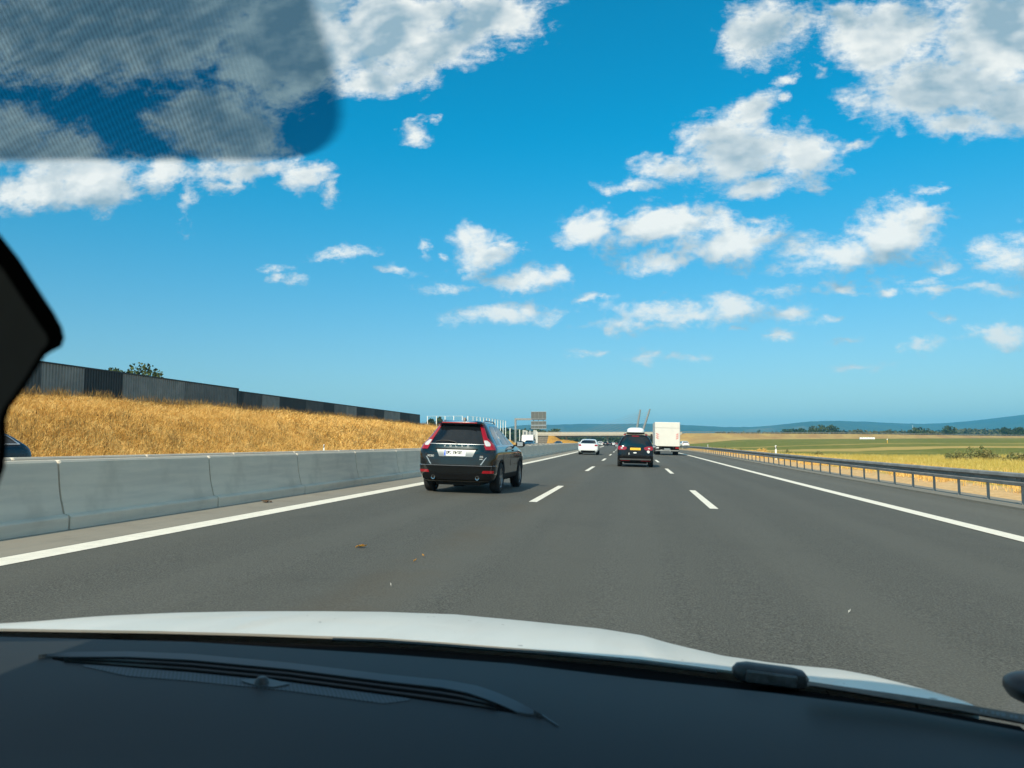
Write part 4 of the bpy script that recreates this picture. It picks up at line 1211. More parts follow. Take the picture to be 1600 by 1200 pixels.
def text_strokes(mb, s, x, z, h, y, w=None, th=0.004, mi=0):
    """letters from strokes on a plate facing -y"""
    w = w or h*0.55
    G = {'R': [(0,0,0,1),(0,1,1,1),(1,1,1,.5),(0,.5,1,.5),(.4,.5,1,0)], 'S': [(1,1,0,1),(0,1,0,.5),(0,.5,1,.5),(1,.5,1,0),(1,0,0,0)], 'P': [(0,0,0,1),(0,1,1,1),(1,1,1,.5),(0,.5,1,.5)],
         'K': [(0,0,0,1),(0,.5,1,1),(0,.5,1,0)], '8': [(0,0,0,1),(1,0,1,1),(0,0,1,0),(0,.5,1,.5),(0,1,1,1)], '0': [(0,0,0,1),(1,0,1,1),(0,0,1,0),(0,1,1,1)], 'V': [(0,1,.5,0),(.5,0,1,1)],
         'O': [(0,0,0,1),(1,0,1,1),(0,0,1,0),(0,1,1,1)], 'L': [(0,0,0,1),(0,0,1,0)], 'X': [(0,0,1,1),(0,1,1,0)], 'C': [(1,1,0,1),(0,1,0,0),(0,0,1,0)], '6': [(1,1,0,1),(0,1,0,0),(0,0,1,0),(1,0,1,.5),(1,.5,0,.5)],
         'D': [(0,0,0,1),(0,1,.7,1),(.7,1,1,.7),(1,.7,1,.3),(1,.3,.7,0),(.7,0,0,0)], '5': [(1,1,0,1),(0,1,0,.5),(0,.5,1,.5),(1,.5,1,0),(1,0,0,0)], 'A': [(0,0,.5,1),(.5,1,1,0),(.2,.4,.8,.4)], 'W': [(0,1,.25,0),(.25,0,.5,.7),(.5,.7,.75,0),(.75,0,1,1)],
         '.': [(.4,.45,.6,.45)], ' ': [], '1': [(.5,0,.5,1)], 'E': [(0,0,0,1),(0,1,1,1),(0,.5,.8,.5),(0,0,1,0)], 'M': [(0,0,0,1),(0,1,.5,.4),(.5,.4,1,1),(1,1,1,0)], 'H': [(0,0,0,1),(1,0,1,1),(0,.5,1,.5)], 'T': [(0,1,1,1),(.5,0,.5,1)], 'B': [(0,0,0,1),(0,1,1,1),(0,.5,1,.5),(0,0,1,0),(1,0,1,1)]}
    lw = h*0.085
    for i, ch in enumerate(s):
        ox = x + i*w*1.38
        for (a, b, c, d) in G.get(ch, []):
            p, q = Vector((ox + a*w, 0, z + b*h)), Vector((ox + c*w, 0, z + d*h))
            u = (q - p); L = u.length; u.normalize(); n = Vector((-u.z, 0, u.x))*lw
            p2, q2 = p - u*lw*0.9, q + u*lw*0.9
            yy = y(ox + w/2, z + h/2) if callable(y) else y
            vs = [Vector((v.x, yy - k, v.z)) for k in (th, 0.0) for v in (p2 - n, q2 - n, q2 + n, p2 + n)]
            mb.add(vs, [(0,1,2,3), (7,6,5,4), (0,4,5,1), (1,5,6,2), (2,6,7,3), (3,7,4,0)], mi)
    return mb

def door_mirror(t, x, y, z, sgn, paint, base=None):
    mb = MB(); rows = []
    for i, (dx, k) in enumerate(((0.0, 0.55), (0.03, 0.85), (0.10, 1.0), (0.17, 0.96), (0.22, 0.75), (0.245, 0.3))):
        n = 12; r = []
        for j in range(n):
            a = 2*math.pi*j/n
            r.append((x + sgn*dx, y + 0.07*k*math.cos(a), z + 0.085*k*math.sin(a)))
        rows.append(r)
    mb.grid(rows, close=True); mb.add(rows[-1], [tuple(range(12))]); mb.add(rows[0], [tuple(reversed(range(12)))])
    o = mb.build('door_mirror', paint, t, smooth=True, sharp=60)
    g = MB(); g.add([(x + sgn*a, y - 0.069, z + b) for a, b in ((0.04, -0.055), (0.19, -0.05), (0.19, 0.05), (0.04, 0.06))], [(0, 1, 2, 3)])
    g.build('mirror_glass', MAT['silver_trim'], o)
    MB().cbox(min(x - sgn*0.10, x + sgn*0.03), max(x - sgn*0.10, x + sgn*0.03), y - 0.025, y + 0.03, z - 0.06, z - 0.02, 0.008).build('mirror_arm', base or MAT['trim_dark'], o)
    return o

# ---- dark grey sport-utility car in the left lane
def build_suv():
    yb = 17.55
    loc = on_road(-4.23, yb)
    t = thing('car', 'dark grey sport utility car with tall red tail lights in the left lane', 'car', loc, heading(yb))
    t.rotation_euler = (0, 0.025, -0.012); t.scale = (1, 1, 1.02)
    S = CarShape([(0.27, 0.20, 4.40, 0.80), (0.33, 0.10, 4.52, 0.87), (0.46, 0.045, 4.58, 0.915), (0.60, 0.015, 4.60, 0.925), (0.645, 0.0, 4.60, 0.925), (0.665, 0.045, 4.58, 0.925), (0.80, 0.055, 4.52, 0.938), (0.95, 0.07, 4.30, 0.940), (1.03, 0.095, 3.9, 0.928),
                  (1.10, 0.115, 3.45, 0.895), (1.145, 0.125, 3.28, 0.862), (1.165, 0.15, 3.22, 0.848), (1.30, 0.245, 2.95, 0.755), (1.45, 0.36, 2.66, 0.665), (1.58, 0.455, 2.38, 0.585), (1.635, 0.47, 2.22, 0.545), (1.672, 0.52, 2.02, 0.48), (1.695, 0.66, 1.85, 0.42), (1.708, 0.95, 1.60, 0.20)], cr=0.36)
    me = S.body(3).mesh('body', [MAT['paint_grey'], MAT['underbody']], smooth=True, sharp=30)
    me = cut_wells(me, (0.96, 3.73), 0.94, 0.41, (MAT['paint_grey'], MAT['underbody']), 0.58)
    link('body', me, t)
    for y in (0.96, 3.73):
        for sg in (-1, 1): make_wheel(t, sg*0.815, y, 0.36, 0.235, sg)
    # rear glass and lights
    S.patch_rear([(1.165, -0.63, 0.63), (1.30, -0.575, 0.575), (1.45, -0.515, 0.515), (1.555, -0.475, 0.475), (1.585, -0.45, 0.45)], m=16, off=0.006).build('rear_window', MAT['glass_dark'], t, smooth=True)
    for sg in (-1, 1):
        rows = [(1.02, 0.70, 0.918), (1.07, 0.675, 0.898), (1.12, 0.655, 0.870), (1.165, 0.645, 0.835), (1.22, 0.622, 0.772), (1.30, 0.588, 0.688), (1.42, 0.535, 0.628), (1.52, 0.497, 0.578), (1.60, 0.465, 0.545)]
        lt = S.patch_rear([(z, sg*a, sg*b) for z, a, b in rows], m=6, off=0.014, th=0.06).build('tail_light', MAT['lens_red'], t, smooth=True, sharp=50)
        S.patch_rear([(z, sg*a, sg*b) for z, a, b in ((1.105, 0.70, 0.79), (1.14, 0.672, 0.80), (1.19, 0.648, 0.765), (1.235, 0.630, 0.70))], m=4, off=0.020, th=0.01).build('reversing_lens', MAT['lens_white'], lt, smooth=True)
    # spoiler with high brake light
    sp = MB(); rows = []
    for x in np.linspace(-0.545, 0.545, 15):
        e = 1 - abs(x/0.545)**4*0.16
        rows.append([(x, 0.375 + 0.05*(1-e)*5, 1.60), (x, 0.335 + 0.05*(1-e)*5, 1.622), (x, 0.345 + 0.05*(1-e)*5, 1.655*1), (x, 0.50, 1.679 - 0.05*abs(x/0.545)**3), (x, 0.72, 1.690 - 0.075*abs(x/0.545)**3), (x, 0.62, 1.60)])
    sp.grid(rows, close=True); sp.add(rows[0], [tuple(range(6))]); sp.add(rows[-1], [tuple(reversed(range(6)))])
    so = sp.build('spoiler', MAT['paint_grey'], t, smooth=True, sharp=40)
    MB().cbox(-0.43, 0.43, 0.322, 0.345, 1.626, 1.652, 0.004).build('high_brake_light', MAT['lens_red'], so)
    MB().prism([(0.80, 1.69), (1.02, 1.69), (0.86, 1.775), (0.83, 1.775)], -0.025, 0.025, 'X').build('roof_aerial', MAT['black_plastic'], t)
    for sg in (-1, 1):
        MB().tube([(sg*0.50, 0.75, 1.66), (sg*0.505, 0.85, 1.70), (sg*0.505, 1.9, 1.70), (sg*0.495, 2.1, 1.65)], 0.017, 8).build('roof_rail', MAT['silver_trim'], t, smooth=True)
    # tailgate: bright moulding under the glass, lettering, plate recess, highlights along the shut lines
    S.patch_rear([(1.138, -0.66, 0.66), (1.150, -0.66, 0.66)], m=16, off=0.016, th=0.02).build('tailgate_moulding', MAT['silver_trim'], t, smooth=True)
    for i, ch in enumerate('VOLVO'):
        mb = MB(); x0 = -0.30 + i*0.14
        text_strokes(mb, ch, x0, 1.077, 0.036, lambda x, z: S.rear(x, z) - 0.002, w=0.034, th=0.006)
        mb.build('badge_letter', MAT['badge'], t)
    mb = MB(); text_strokes(mb, 'XC60', -0.69, 0.845, 0.034, lambda x, z: S.rear(x, z) - 0.001, w=0.03, th=0.006); tag(mb.build('model_badge', MAT['badge'], t), kind='stuff')
    mb = MB(); text_strokes(mb, 'D5', 0.58, 0.845, 0.030, lambda x, z: S.rear(x, z) - 0.001, w=0.028, th=0.006); text_strokes(mb, 'AWD', 0.565, 0.795, 0.022, lambda x, z: S.rear(x, z) - 0.001, w=0.02, th=0.006); tag(mb.build('engine_badge', MAT['badge'], t), kind='stuff')
    S.patch_rear([(1.02, -0.50, 0.50), (1.04, -0.52, 0.52)], m=12, off=0.02, th=0.03).build('handle_ledge', MAT['trim_dark'], t)
    S.patch_rear([(0.855, -0.40, 0.40), (0.90, -0.42, 0.42), (1.018, -0.475, 0.475)], m=12, off=0.004, th=0.02).build('plate_recess', MAT['recess'], t, smooth=True)
    pl = S.patch_rear([(0.868, -0.285, 0.235), (0.998, -0.285, 0.235)], m=4, off=0.014, th=0.012).build('number_plate', MAT['plate_white'], t)
    S.patch_rear([(0.872, -0.282, -0.242), (0.994, -0.282, -0.242)], m=1, off=0.017, th=0.003).build('blue_band', MAT['plate_blue'], pl)
    mb = MB(); text_strokes(mb, 'RS.PK80', -0.222, 0.893, 0.078, lambda x, z: S.rear(x, z) - 0.0145, w=0.040, th=0.002)
    tag(mb.build('lettering', MAT['ink'], pl), kind='stuff')
    for sg in (-1, 1):
        S.patch_rear([(0.675, sg*0.585, sg*0.615), (0.73, sg*0.625, sg*0.655), (0.79, sg*0.665, sg*0.69), (0.85, sg*0.72, sg*0.735)], m=2, off=0.010, th=0.02).build('shut_line_highlight', MAT['silver_trim'], t, smooth=True)  # silver strips painted as the light caught along the tailgate seams
    S.patch_rear([(0.668, -0.60, 0.60), (0.676, -0.60, 0.60)], m=14, off=0.003, th=0.01).build('tailgate_gap', MAT['underbody'], t)
    # bumper
    S.patch_rear([(0.648, -0.86, 0.86), (0.657, -0.86, 0.86)], m=18, off=0.008, th=0.02).build('bumper_highlight', MAT['silver_trim'], t, smooth=True)  # silver strip painting in the highlight along the bumper ledge
    S.patch_rear([(0.30, -0.78, 0.78), (0.36, -0.83, 0.83), (0.44, -0.80, 0.80), (0.47, -0.72, 0.72)], m=18, off=0.010, th=0.03).build('lower_bumper', MAT['trim_dark'], t, smooth=True)
    for sg in (-1, 1):
        S.patch_rear([(0.485, sg*0.64, sg*0.885), (0.50, sg*0.635, sg*0.893), (0.545, sg*0.66, sg*0.895)], m=6, off=0.012, th=0.02).build('reflector', MAT['lens_red'], t, smooth=True)
        ex = MB().lathe([(0.036, 0.10), (0.038, -0.02), (0.047, -0.025), (0.048, 0.10)], 18, 'Y', c=(sg*0.53, 0.07, 0.375)).build('exhaust', MAT['chrome'], t, smooth=True, sharp=40)
        MB().lathe([(0.0, 0.01), (0.036, 0.01)], 14, 'Y', c=(sg*0.53, 0.07, 0.375)).build('bore', MAT['underbody'], ex)
    MB().cbox(-0.55, 0.55, 0.35, 1.4, 0.19, 0.30, 0.03).build('underbody', MAT['underbody'], t)
    MB().cbox(-0.15, 0.12, 0.45, 0.75, 0.155, 0.25, 0.03).build('silencer', MAT['trim_dark'], t)
    # rear wiper
    P = [(-0.52, 1.19), (-0.40, 1.215), (-0.2, 1.215), (-0.06, 1.19), (0.02, 1.155)]
    MB().tube([(x, S.rear(x, z) - 0.03, z) for x, z in P], [0.008, 0.011, 0.013, 0.015, 0.02], 6).build('rear_wiper', MAT['black_plastic'], t, smooth=True)
    # sides
    for sg in (-1, 1):
        for a, b, c, d, e, f in ((0.62, 1.02, 0.80, 1.30, 0.98, 1.42), (1.36, 2.13, 1.46, 2.10, 1.54, 2.07), (2.19, 3.02, 2.17, 2.72, 2.14, 2.42)):
            S.patch_side(sg, [(1.15, a, b), (1.34, (a+c)/2 + 0.02, (b+d)/2), (1.46, c, d if d < 2.6 else 2.60), (1.585, e, min(f, 2.30))], m=8, off=0.004).build('side_window', MAT['glass_dark'], t, smooth=True)
        S.patch_side(sg, [(0.30, 1.38, 3.30), (0.36, 1.38, 3.30), (0.44, 1.40, 3.28)], m=10, off=0.012).build('sill_cladding', MAT['trim_dark'], t, smooth=True)
        for y in (2.16, 1.16, 3.22):
            S.patch_side(sg, [(0.45, y, y + 0.012), (0.8, y, y + 0.012), (1.10, y, y + 0.012)], m=1, off=0.002, th=0.01).build('door_gap', MAT['underbody'], t)
        for y in (1.50, 2.42):
            S.patch_side(sg, [(0.985, y, y + 0.22), (1.015, y, y + 0.22)], m=4, off=0.03, th=0.02).build('door_handle', MAT['paint_grey'], t, smooth=True)
        for y in (0.96, 3.73):
            n = 18; mb = MB(); rows = []
            for k in range(n + 1):
                a = math.pi*(-0.06 + 1.12*k/n)
                r = []
                for rr, o in ((0.405, 0.012), (0.455, 0.014), (0.455, -0.03), (0.405, -0.05)):
                    yy, zz = y + rr*math.cos(a), 0.34 + rr*math.sin(a)
                    r.append((sg*(S.side(max(0.12, yy), max(0.30, zz)) + o), yy, zz))
                rows.append(r)
            mb.grid(rows, close=True); mb.build('wheel_arch_trim', MAT['trim_dark'], t, smooth=True, sharp=40)
        door_mirror(t, sg*0.93, 2.98, 1.16, sg, MAT['paint_grey'])
    return t
build_suv()

# ---- black van-like car with roof box in the middle lane
def build_mpv():
    yb = 41.0
    loc = on_road(-0.06, yb)
    t = thing('car', 'black people carrier with yellow number plate carrying a white roof box', 'car', loc, heading(yb))
    t.rotation_euler = (0, 0.025, 0.006)
    S = CarShape([(0.25, 0.16, 4.60, 0.80), (0.34, 0.05, 4.74, 0.88), (0.48, 0.0, 4.80, 0.93), (0.60, 0.0, 4.80, 0.94), (0.66, 0.05, 4.78, 0.94), (0.85, 0.07, 4.55, 0.945), (1.00, 0.085, 4.2, 0.94), (1.08, 0.10, 3.95, 0.925), (1.25, 0.16, 3.6, 0.865), (1.45, 0.24, 3.2, 0.775), (1.60, 0.31, 2.9, 0.675), (1.66, 0.36, 2.7, 0.615), (1.70, 0.46, 2.5, 0.52), (1.725, 0.7, 2.2, 0.32)], cr=0.28, n_r=4.2)
    me = S.body(2).mesh('body', [MAT['paint_black'], MAT['underbody']], smooth=True, sharp=30)
    me = cut_wells(me, (0.95, 3.80), 0.945, 0.39, (MAT['paint_black'], MAT['underbody']), 0.6)
    link('body', me, t)
    for y in (0.95, 3.80):
        for sg in (-1, 1): make_wheel(t, sg*0.83, y, 0.335, 0.225, sg)
    S.patch_rear([(1.055, -0.76, 0.76), (1.25, -0.73, 0.73), (1.45, -0.655, 0.655), (1.57, -0.58, 0.58), (1.61, -0.53, 0.53)], m=12).build('rear_window', MAT['glass_dark'], t, smooth=True)
    S.patch_rear([(1.62, -0.19, 0.19), (1.655, -0.19, 0.19)], m=4, off=0.03, th=0.05).build('high_brake_light', MAT['lens_red'], t)
    for sg in (-1, 1):
        lt = S.patch_rear([(0.90, sg*0.56, sg*0.86), (0.94, sg*0.48, sg*0.91), (1.00, sg*0.44, sg*0.915), (1.05, sg*0.47, sg*0.90), (1.10, sg*0.66, sg*0.875)], m=6, off=0.012, th=0.04).build('tail_light', MAT['lens_red'], t, smooth=True)
        S.patch_rear([(0.965, sg*0.66, sg*0.76), (1.03, sg*0.66, sg*0.76)], m=2, off=0.02, th=0.01).build('reversing_lens', MAT['lens_white'], lt)
        S.patch_rear([(0.325, sg*0.30, sg*0.74), (0.350, sg*0.28, sg*0.78)], m=6, off=0.012, th=0.02).build('reflector', MAT['lens_red'], t)
        for a, b, c, d in ((0.42, 1.05, 0.55, 1.1), (1.15, 2.05, 1.2, 2.05), (2.12, 3.35, 2.12, 3.05)):
            S.patch_side(sg, [(1.09, a, b), (1.3, (a+c)/2, (b+d)/2 - 0.05), (1.58, c, d - (0.2 if d > 3 else 0))], m=6, off=0.004).build('side_window', MAT['glass_dark'], t, smooth=True)
        MB().tube([(sg*0.57, 0.55, 1.66), (sg*0.575, 0.65, 1.745), (sg*0.575, 2.5, 1.745), (sg*0.56, 2.7, 1.66)], 0.018, 8).build('roof_rail', MAT['silver_trim'], t, smooth=True)
        door_mirror(t, sg*0.94, 3.25, 1.10, sg, MAT['paint_black'])
        MB().cbox(sg*0.57 - 0.06, sg*0.57 + 0.06, 0.50, 0.60, 1.69, 1.74, 0.01).build('rail_end', MAT['lens_red'], t)
    pl = S.patch_rear([(0.90, -0.27, 0.27), (1.02, -0.27, 0.27)], m=4, off=0.014, th=0.012).build('number_plate', MAT['plate_yellow'], t)
    mb = MB()
    for k in range(7): mb.box(-0.20 + 0.058*k, -0.175 + 0.058*k, S.rear(0, 0.96) - 0.0165, S.rear(0, 0.96) - 0.0145, 0.935, 0.985)
    tag(mb.build('lettering', flat('faded_plate_ink', (0.42, 0.22, 0.01), 0.6), pl), kind='stuff')
    mb = MB(); mb.lathe([(0.0, 0.0), (0.072, 0.0), (0.072, 0.006)], 18, 'Y', c=(0.67, S.rear(0.67, 0.82) - 0.008, 0.82)); st = mb.build('round_sticker', MAT['plate_white'], t)
    mb = MB(); text_strokes(mb, 'T', 0.648, 0.795, 0.05, S.rear(0.67, 0.82) - 0.0085, w=0.04, th=0.002); mb.build('sticker_mark', MAT['ink'], st)
    mb = MB(); mb.lathe([(0.0, 0.0), (0.055, 0.0), (0.055, 0.006)], 18, 'Y', c=(0.0, 0, 0)); so = mb.build('oval_sticker', MAT['plate_white'], t); so.location = (-0.02, S.rear(0, 0.76) - 0.008, 0.76); so.scale = (1.7, 1, 0.6)
    MB().cbox(-0.345, -0.315, S.rear(-0.3, 0.70) - 0.01, S.rear(-0.3, 0.70) + 0.01, 0.62, 0.76, 0.003).build('reflection_mark', MAT['plate_white'], t)  # white block standing in for a bright reflection on the rear
    S.patch_rear([(0.375, -0.80, 0.80), (0.42, -0.82, 0.82), (0.455, -0.80, 0.80)], m=12, off=0.012, th=0.03).build('bumper_strip', flat('satin_grey_bumper', (0.10, 0.10, 0.10), 0.4, coat=0.5), t, smooth=True)
    S.patch_rear([(0.255, -0.70, 0.70), (0.315, -0.78, 0.78)], m=12, off=0.010, th=0.03).build('lower_bumper', MAT['trim_dark'], t, smooth=True)
    MB().cbox(-0.6, 0.6, 0.3, 1.4, 0.19, 0.26, 0.02).build('underbody', MAT['underbody'], t)
    P = [(-0.45, 1.08), (-0.2, 1.11), (0.05, 1.06)]
    MB().tube([(x, S.rear(x, z) - 0.03, z) for x, z in P], 0.011, 6).build('rear_wiper', MAT['black_plastic'], t)
    # box on the roof
    b = thing('roof_box', 'white luggage box strapped on the roof of the black car', 'roof box', loc, heading(yb)); b.rotation_euler = t.rotation_euler
    mb = MB(); rows = []
    for y, k, h in ((0.55, 0.55, 0.35), (0.60, 0.86, 0.70), (0.75, 1.0, 0.92), (1.2, 1.0, 1.0), (2.2, 0.96, 1.0), (2.55, 0.8, 0.75), (2.68, 0.5, 0.4)):
        r = []
        for a in range(17):
            q = math.pi*a/16; cx, sz = math.cos(q), math.sin(q)
            r.append((-0.46*k*math.copysign(abs(cx)**0.55, -cx)*-1, y, 1.845 + 0.27*h*abs(sz)**0.6))
        rows.append(r)
    mb.grid(rows); mb.add(rows[0], [tuple(range(17))]); mb.add(rows[-1], [tuple(reversed(range(17)))])
    mb.build('lid', MAT['paint_white'], b, smooth=True, sharp=50)
    MB().cbox(-0.475, 0.475, 0.57, 2.62, 1.785, 1.843, 0.02).build('tray', MAT['black_plastic'], b)
    for y in (0.95, 2.0):
        MB().cbox(-0.60, 0.60, y - 0.03, y + 0.03, 1.755, 1.784, 0.006).build('cross_bar', MAT['black_plastic'], b)
build_mpv()

# ---- white saloon further on in the left lane
def build_saloon(px, py_ref, yb, label, paint, name='car', group=None, tint=None, detail=True, kind='saloon', rot=0.0, lane=None):
    loc = on_road(lane, yb)
    t = thing(name, label, 'car', loc, heading(yb), group)
    t.rotation_euler = (0, 0.025 if rot == 0 else -0.02, heading(yb) + rot)
    if kind == 'saloon':
        tab = [(0.22, 0.14, 4.50, 0.78), (0.34, 0.03, 4.66, 0.86), (0.50, 0.0, 4.70, 0.90), (0.66, 0.03, 4.68, 0.905), (0.85, 0.05, 4.4, 0.90), (0.95, 0.08, 4.0, 0.885), (1.0, 0.14, 3.6, 0.86), (1.03, 0.42, 3.4, 0.835), (1.06, 0.60, 3.3, 0.81), (1.20, 0.86, 2.98, 0.745), (1.34, 1.18, 2.6, 0.665), (1.41, 1.45, 2.35, 0.58), (1.44, 1.7, 2.1, 0.35)]
        win = [(1.055, -0.70, 0.70), (1.20, -0.635, 0.635), (1.345, -0.55, 0.55)]; zl = (0.80, 0.95)
    elif kind == 'estate':
        tab = [(0.22, 0.14, 4.55, 0.78), (0.34, 0.03, 4.70, 0.86), (0.50, 0.0, 4.75, 0.91), (0.66, 0.03, 4.72, 0.915), (0.85, 0.06, 4.45, 0.91), (0.95, 0.10, 4.05, 0.895), (1.02, 0.16, 3.6, 0.86), (1.20, 0.42, 3.15, 0.755), (1.34, 0.72, 2.75, 0.67), (1.43, 1.05, 2.4, 0.58), (1.46, 1.4, 2.1, 0.32)]
        win = [(1.03, -0.70, 0.70), (1.20, -0.62, 0.62), (1.36, -0.54, 0.54)]; zl = (0.80, 0.96)
    else:
        tab = [(0.22, 0.12, 4.0, 0.78), (0.34, 0.03, 4.15, 0.86), (0.50, 0.0, 4.2, 0.89), (0.85, 0.05, 4.0, 0.89), (1.0, 0.10, 3.3, 0.87), (1.2, 0.2, 2.9, 0.79), (1.4, 0.38, 2.5, 0.69), (1.48, 0.5, 2.2, 0.60), (1.52, 0.8, 1.9, 0.35)]
        win = [(1.02, -0.68, 0.68), (1.20, -0.63, 0.63), (1.42, -0.55, 0.55)]; zl = (0.80, 0.98)
    S = CarShape(tab, cr=0.30)
    S.body(2 if detail else 1).build('body', paint, t, smooth=True, sharp=30)
    L = tab[2][2]
    S.patch_rear(win, m=8, off=0.008).build('rear_window', MAT['glass_dark'], t, smooth=True)
    for sg in (-1, 1):
        S.patch_rear([(zl[0], sg*0.58, sg*0.86), (zl[1], sg*0.60, sg*0.86)], m=3, off=0.012).build('tail_light', MAT['lens_red'], t)
        S.patch_side(sg, [(1.06, 1.1, 3.15), (1.20, 1.25, 2.85), (1.33, 1.5, 2.5)] if kind != 'estate' else [(1.06, 0.55, 3.2), (1.20, 0.75, 2.9), (1.34, 1.0, 2.6)], m=6, off=0.006).build('side_window', MAT['glass_dark'], t)
        yf = lambda z: S.at(z)[1]
        MB().cbox(sg*0.74 - 0.14, sg*0.74 + 0.14, yf(0.68) - 0.42, yf(0.68) - 0.10, 0.62, 0.74, 0.02).build('headlight', MAT['lens_white'], t)
        for y in (0.90, L - 0.95):
            if detail: make_wheel(t, sg*0.79, y, 0.32, 0.21, sg)
            else: MB().lathe([(0.0, -0.1), (0.32, -0.1), (0.32, 0.1), (0.0, 0.1)], 14, 'X', c=(sg*0.81, y, 0.32)).build('wheel', MAT['tyre'], t)
        door_mirror(t, sg*0.88, 3.05, 1.05, sg, paint)
    # windscreen facing the nose
    ws = [(1.06, 0.66), (1.20, 0.62), (1.33, 0.54)]
    mb = MB(); rows = [[(x, S.at(z)[1] - S.at(z)[4]*(1 - max(0, 1 - abs(x/S.at(z)[2])**S.nf)**(1/S.nf)) + 0.010, z) for x in np.linspace(-w, w, 9)] for z, w in ws]
    mb.grid(rows); mb.build('windscreen', MAT['glass_dark'], t, smooth=True)
    MB().cbox(-0.26, 0.26, S.rear(0, 0.74) - 0.02, S.rear(0, 0.74) + 0.02, 0.70, 0.81, 0.004).build('number_plate', MAT['plate_white'], t)
    S.patch_rear([(0.24, -0.60, 0.60), (0.36, -0.66, 0.66), (0.40, -0.62, 0.62)], m=8, off=0.012, th=0.03).build('bumper_insert', MAT['trim_dark'], t)
    MB().cbox(-0.6, 0.6, 0.35, L - 0.4, 0.15, 0.23, 0.02).build('underbody', MAT['underbody'], t)
    return t
build_saloon(920, 711, 70.0, 'white saloon car ahead in the left lane near the median barrier', MAT['paint_white'], lane=-4.15)

# ---- white box truck in the right lane
def build_truck():
    yb = 79.0
    loc = on_road(3.33, yb)
    t = thing('truck', 'white box truck with red warning marks on its rear in the right lane', 'truck', loc, heading(yb))
    t.rotation_euler = (0, 0.02, heading(yb))
    MB().cbox(-1.25, 1.25, 0.0, 6.2, 0.98, 3.32, 0.03).build('box_body', MAT['box_white'], t)
    MB().cbox(-1.22, 1.22, -0.075, -0.004, 0.90, 2.70, 0.015).build('tail_lift', MAT['box_white'], t)
    MB().cbox(-1.22, 1.22, -0.045, -0.004, 2.74, 3.26, 0.012).build('rear_shutter', MAT['box_white'], t)
    for sg in (-1, 1):
        MB().cbox(sg*1.235 - 0.025, sg*1.235 + 0.025, -0.03, 0.06, 0.95, 3.30, 0.008).build('corner_post', MAT['silver_trim'], t)
        for k in range(3):
            mb = MB(); x = sg*0.98; z = 1.62 + 0.20*k
            d = -sg
            mb.prism([(x - 0.17*d, z + 0.17), (x - 0.05*d, z + 0.17), (x + 0.17*d, z + 0.0), (x + 0.05*d, z + 0.0)], -0.082, -0.076, 'Y')
            mb.build('warning_mark', MAT['red_mark'], t)
        MB().cbox(sg*0.98 - 0.17, sg*0.98 + 0.17, 0.05, 0.13, 0.66, 0.82, 0.02).build('tail_light', MAT['lens_red'] if sg > 0 else MAT['lens_white'], t)
        MB().cbox(sg*0.62 - 0.05, sg*0.62 + 0.05, 0.0, 0.10, 0.70, 0.92, 0.01).build('buffer', MAT['black_plastic'], t)
        for y, nm in ((1.6, 'rear'), (5.6, 'front')):
            w = 0.52 if nm == 'rear' else 0.28
            make_wheel(t, sg*(0.90 if nm == 'rear' else 1.02), y, 0.44, w, sg, 8)
            MB().cbox(sg*0.93 - 0.30, sg*0.93 + 0.30, y - 0.62, y - 0.59, 0.30, 0.90, 0.01).build('mud_flap', MAT['black_plastic'], t)
    MB().cbox(-1.15, 1.15, 0.25, 0.36, 0.40, 0.52, 0.02).build('underrun_bar', MAT['galv_dark'], t)
    MB().cbox(-0.30, 0.30, 0.22, 0.245, 0.55, 0.67, 0.005).build('number_plate', MAT['silver_trim'], t)
    MB().cbox(-0.45, 0.45, 0.35, 6.8, 0.62, 0.97, 0.03).build('chassis', MAT['underbody'], t)
    mb = MB(); mb.prism([(6.35, 0.5), (8.0, 0.5), (8.05, 1.5), (7.7, 2.45), (7.4, 2.6), (6.35, 2.6)], -1.1, 1.1, 'X'); cab = mb.build('cab', MAT['paint_white'], t)
    for sg in (-1, 1):
        MB().prism([(6.8, 1.6), (7.9, 1.55), (7.65, 2.3), (6.8, 2.3)], sg*1.1 - 0.006 if sg < 0 else 1.1 - 0.02, sg*1.1 + 0.02 if sg < 0 else 1.106, 'X').build('cab_window', MAT['glass_dark'], cab)
        MB().cbox(sg*1.35 - 0.10, sg*1.35 + 0.10, 7.6, 7.7, 1.6, 2.2, 0.02).build('door_mirror', MAT['black_plastic'], t)
        MB().tube([(sg*1.08, 7.6, 2.1), (sg*1.36, 7.65, 2.1)], 0.02, 6).build('mirror_arm', MAT['black_plastic'], t)
build_truck()

# ---- oncoming traffic seen over the barrier and cars far ahead
def lane_of(px, py, d): return at(px, py, d).x - bend(d)
o = build_saloon(0, 0, 16.0, 'dark blue estate car passing behind the barriers at the left border', MAT['paint_blue'], kind='estate', lane=-13.4)
o.location.z = 0.22; o.location.y = 14.85; o.location.x = -13.75; o.rotation_euler = (0, 0.0, math.pi)
S_ = CarShape([(1.03, 0.16, 3.6, 0.86), (1.20, 0.42, 3.15, 0.755), (1.34, 0.72, 2.75, 0.67)])
for sg in (-1, 1):
    MB().tube([(sg*(S_.side(0.55, 1.06) + 0.012), 0.50, 1.05), (sg*(S_.side(0.75, 1.2) + 0.012), 0.70, 1.20), (sg*(S_.side(1.0, 1.34) + 0.012), 1.0, 1.35), (sg*(S_.side(2.2, 1.34) + 0.012), 2.2, 1.355)], 0.014, 6).build('window_trim', MAT['chrome'], o)
    MB().tube([(sg*(S_.side(0.55, 1.05) + 0.012), 0.50, 1.045), (sg*(S_.side(2.0, 1.05) + 0.012), 2.6, 1.045)], 0.014, 6).build('window_trim', MAT['chrome'], o)
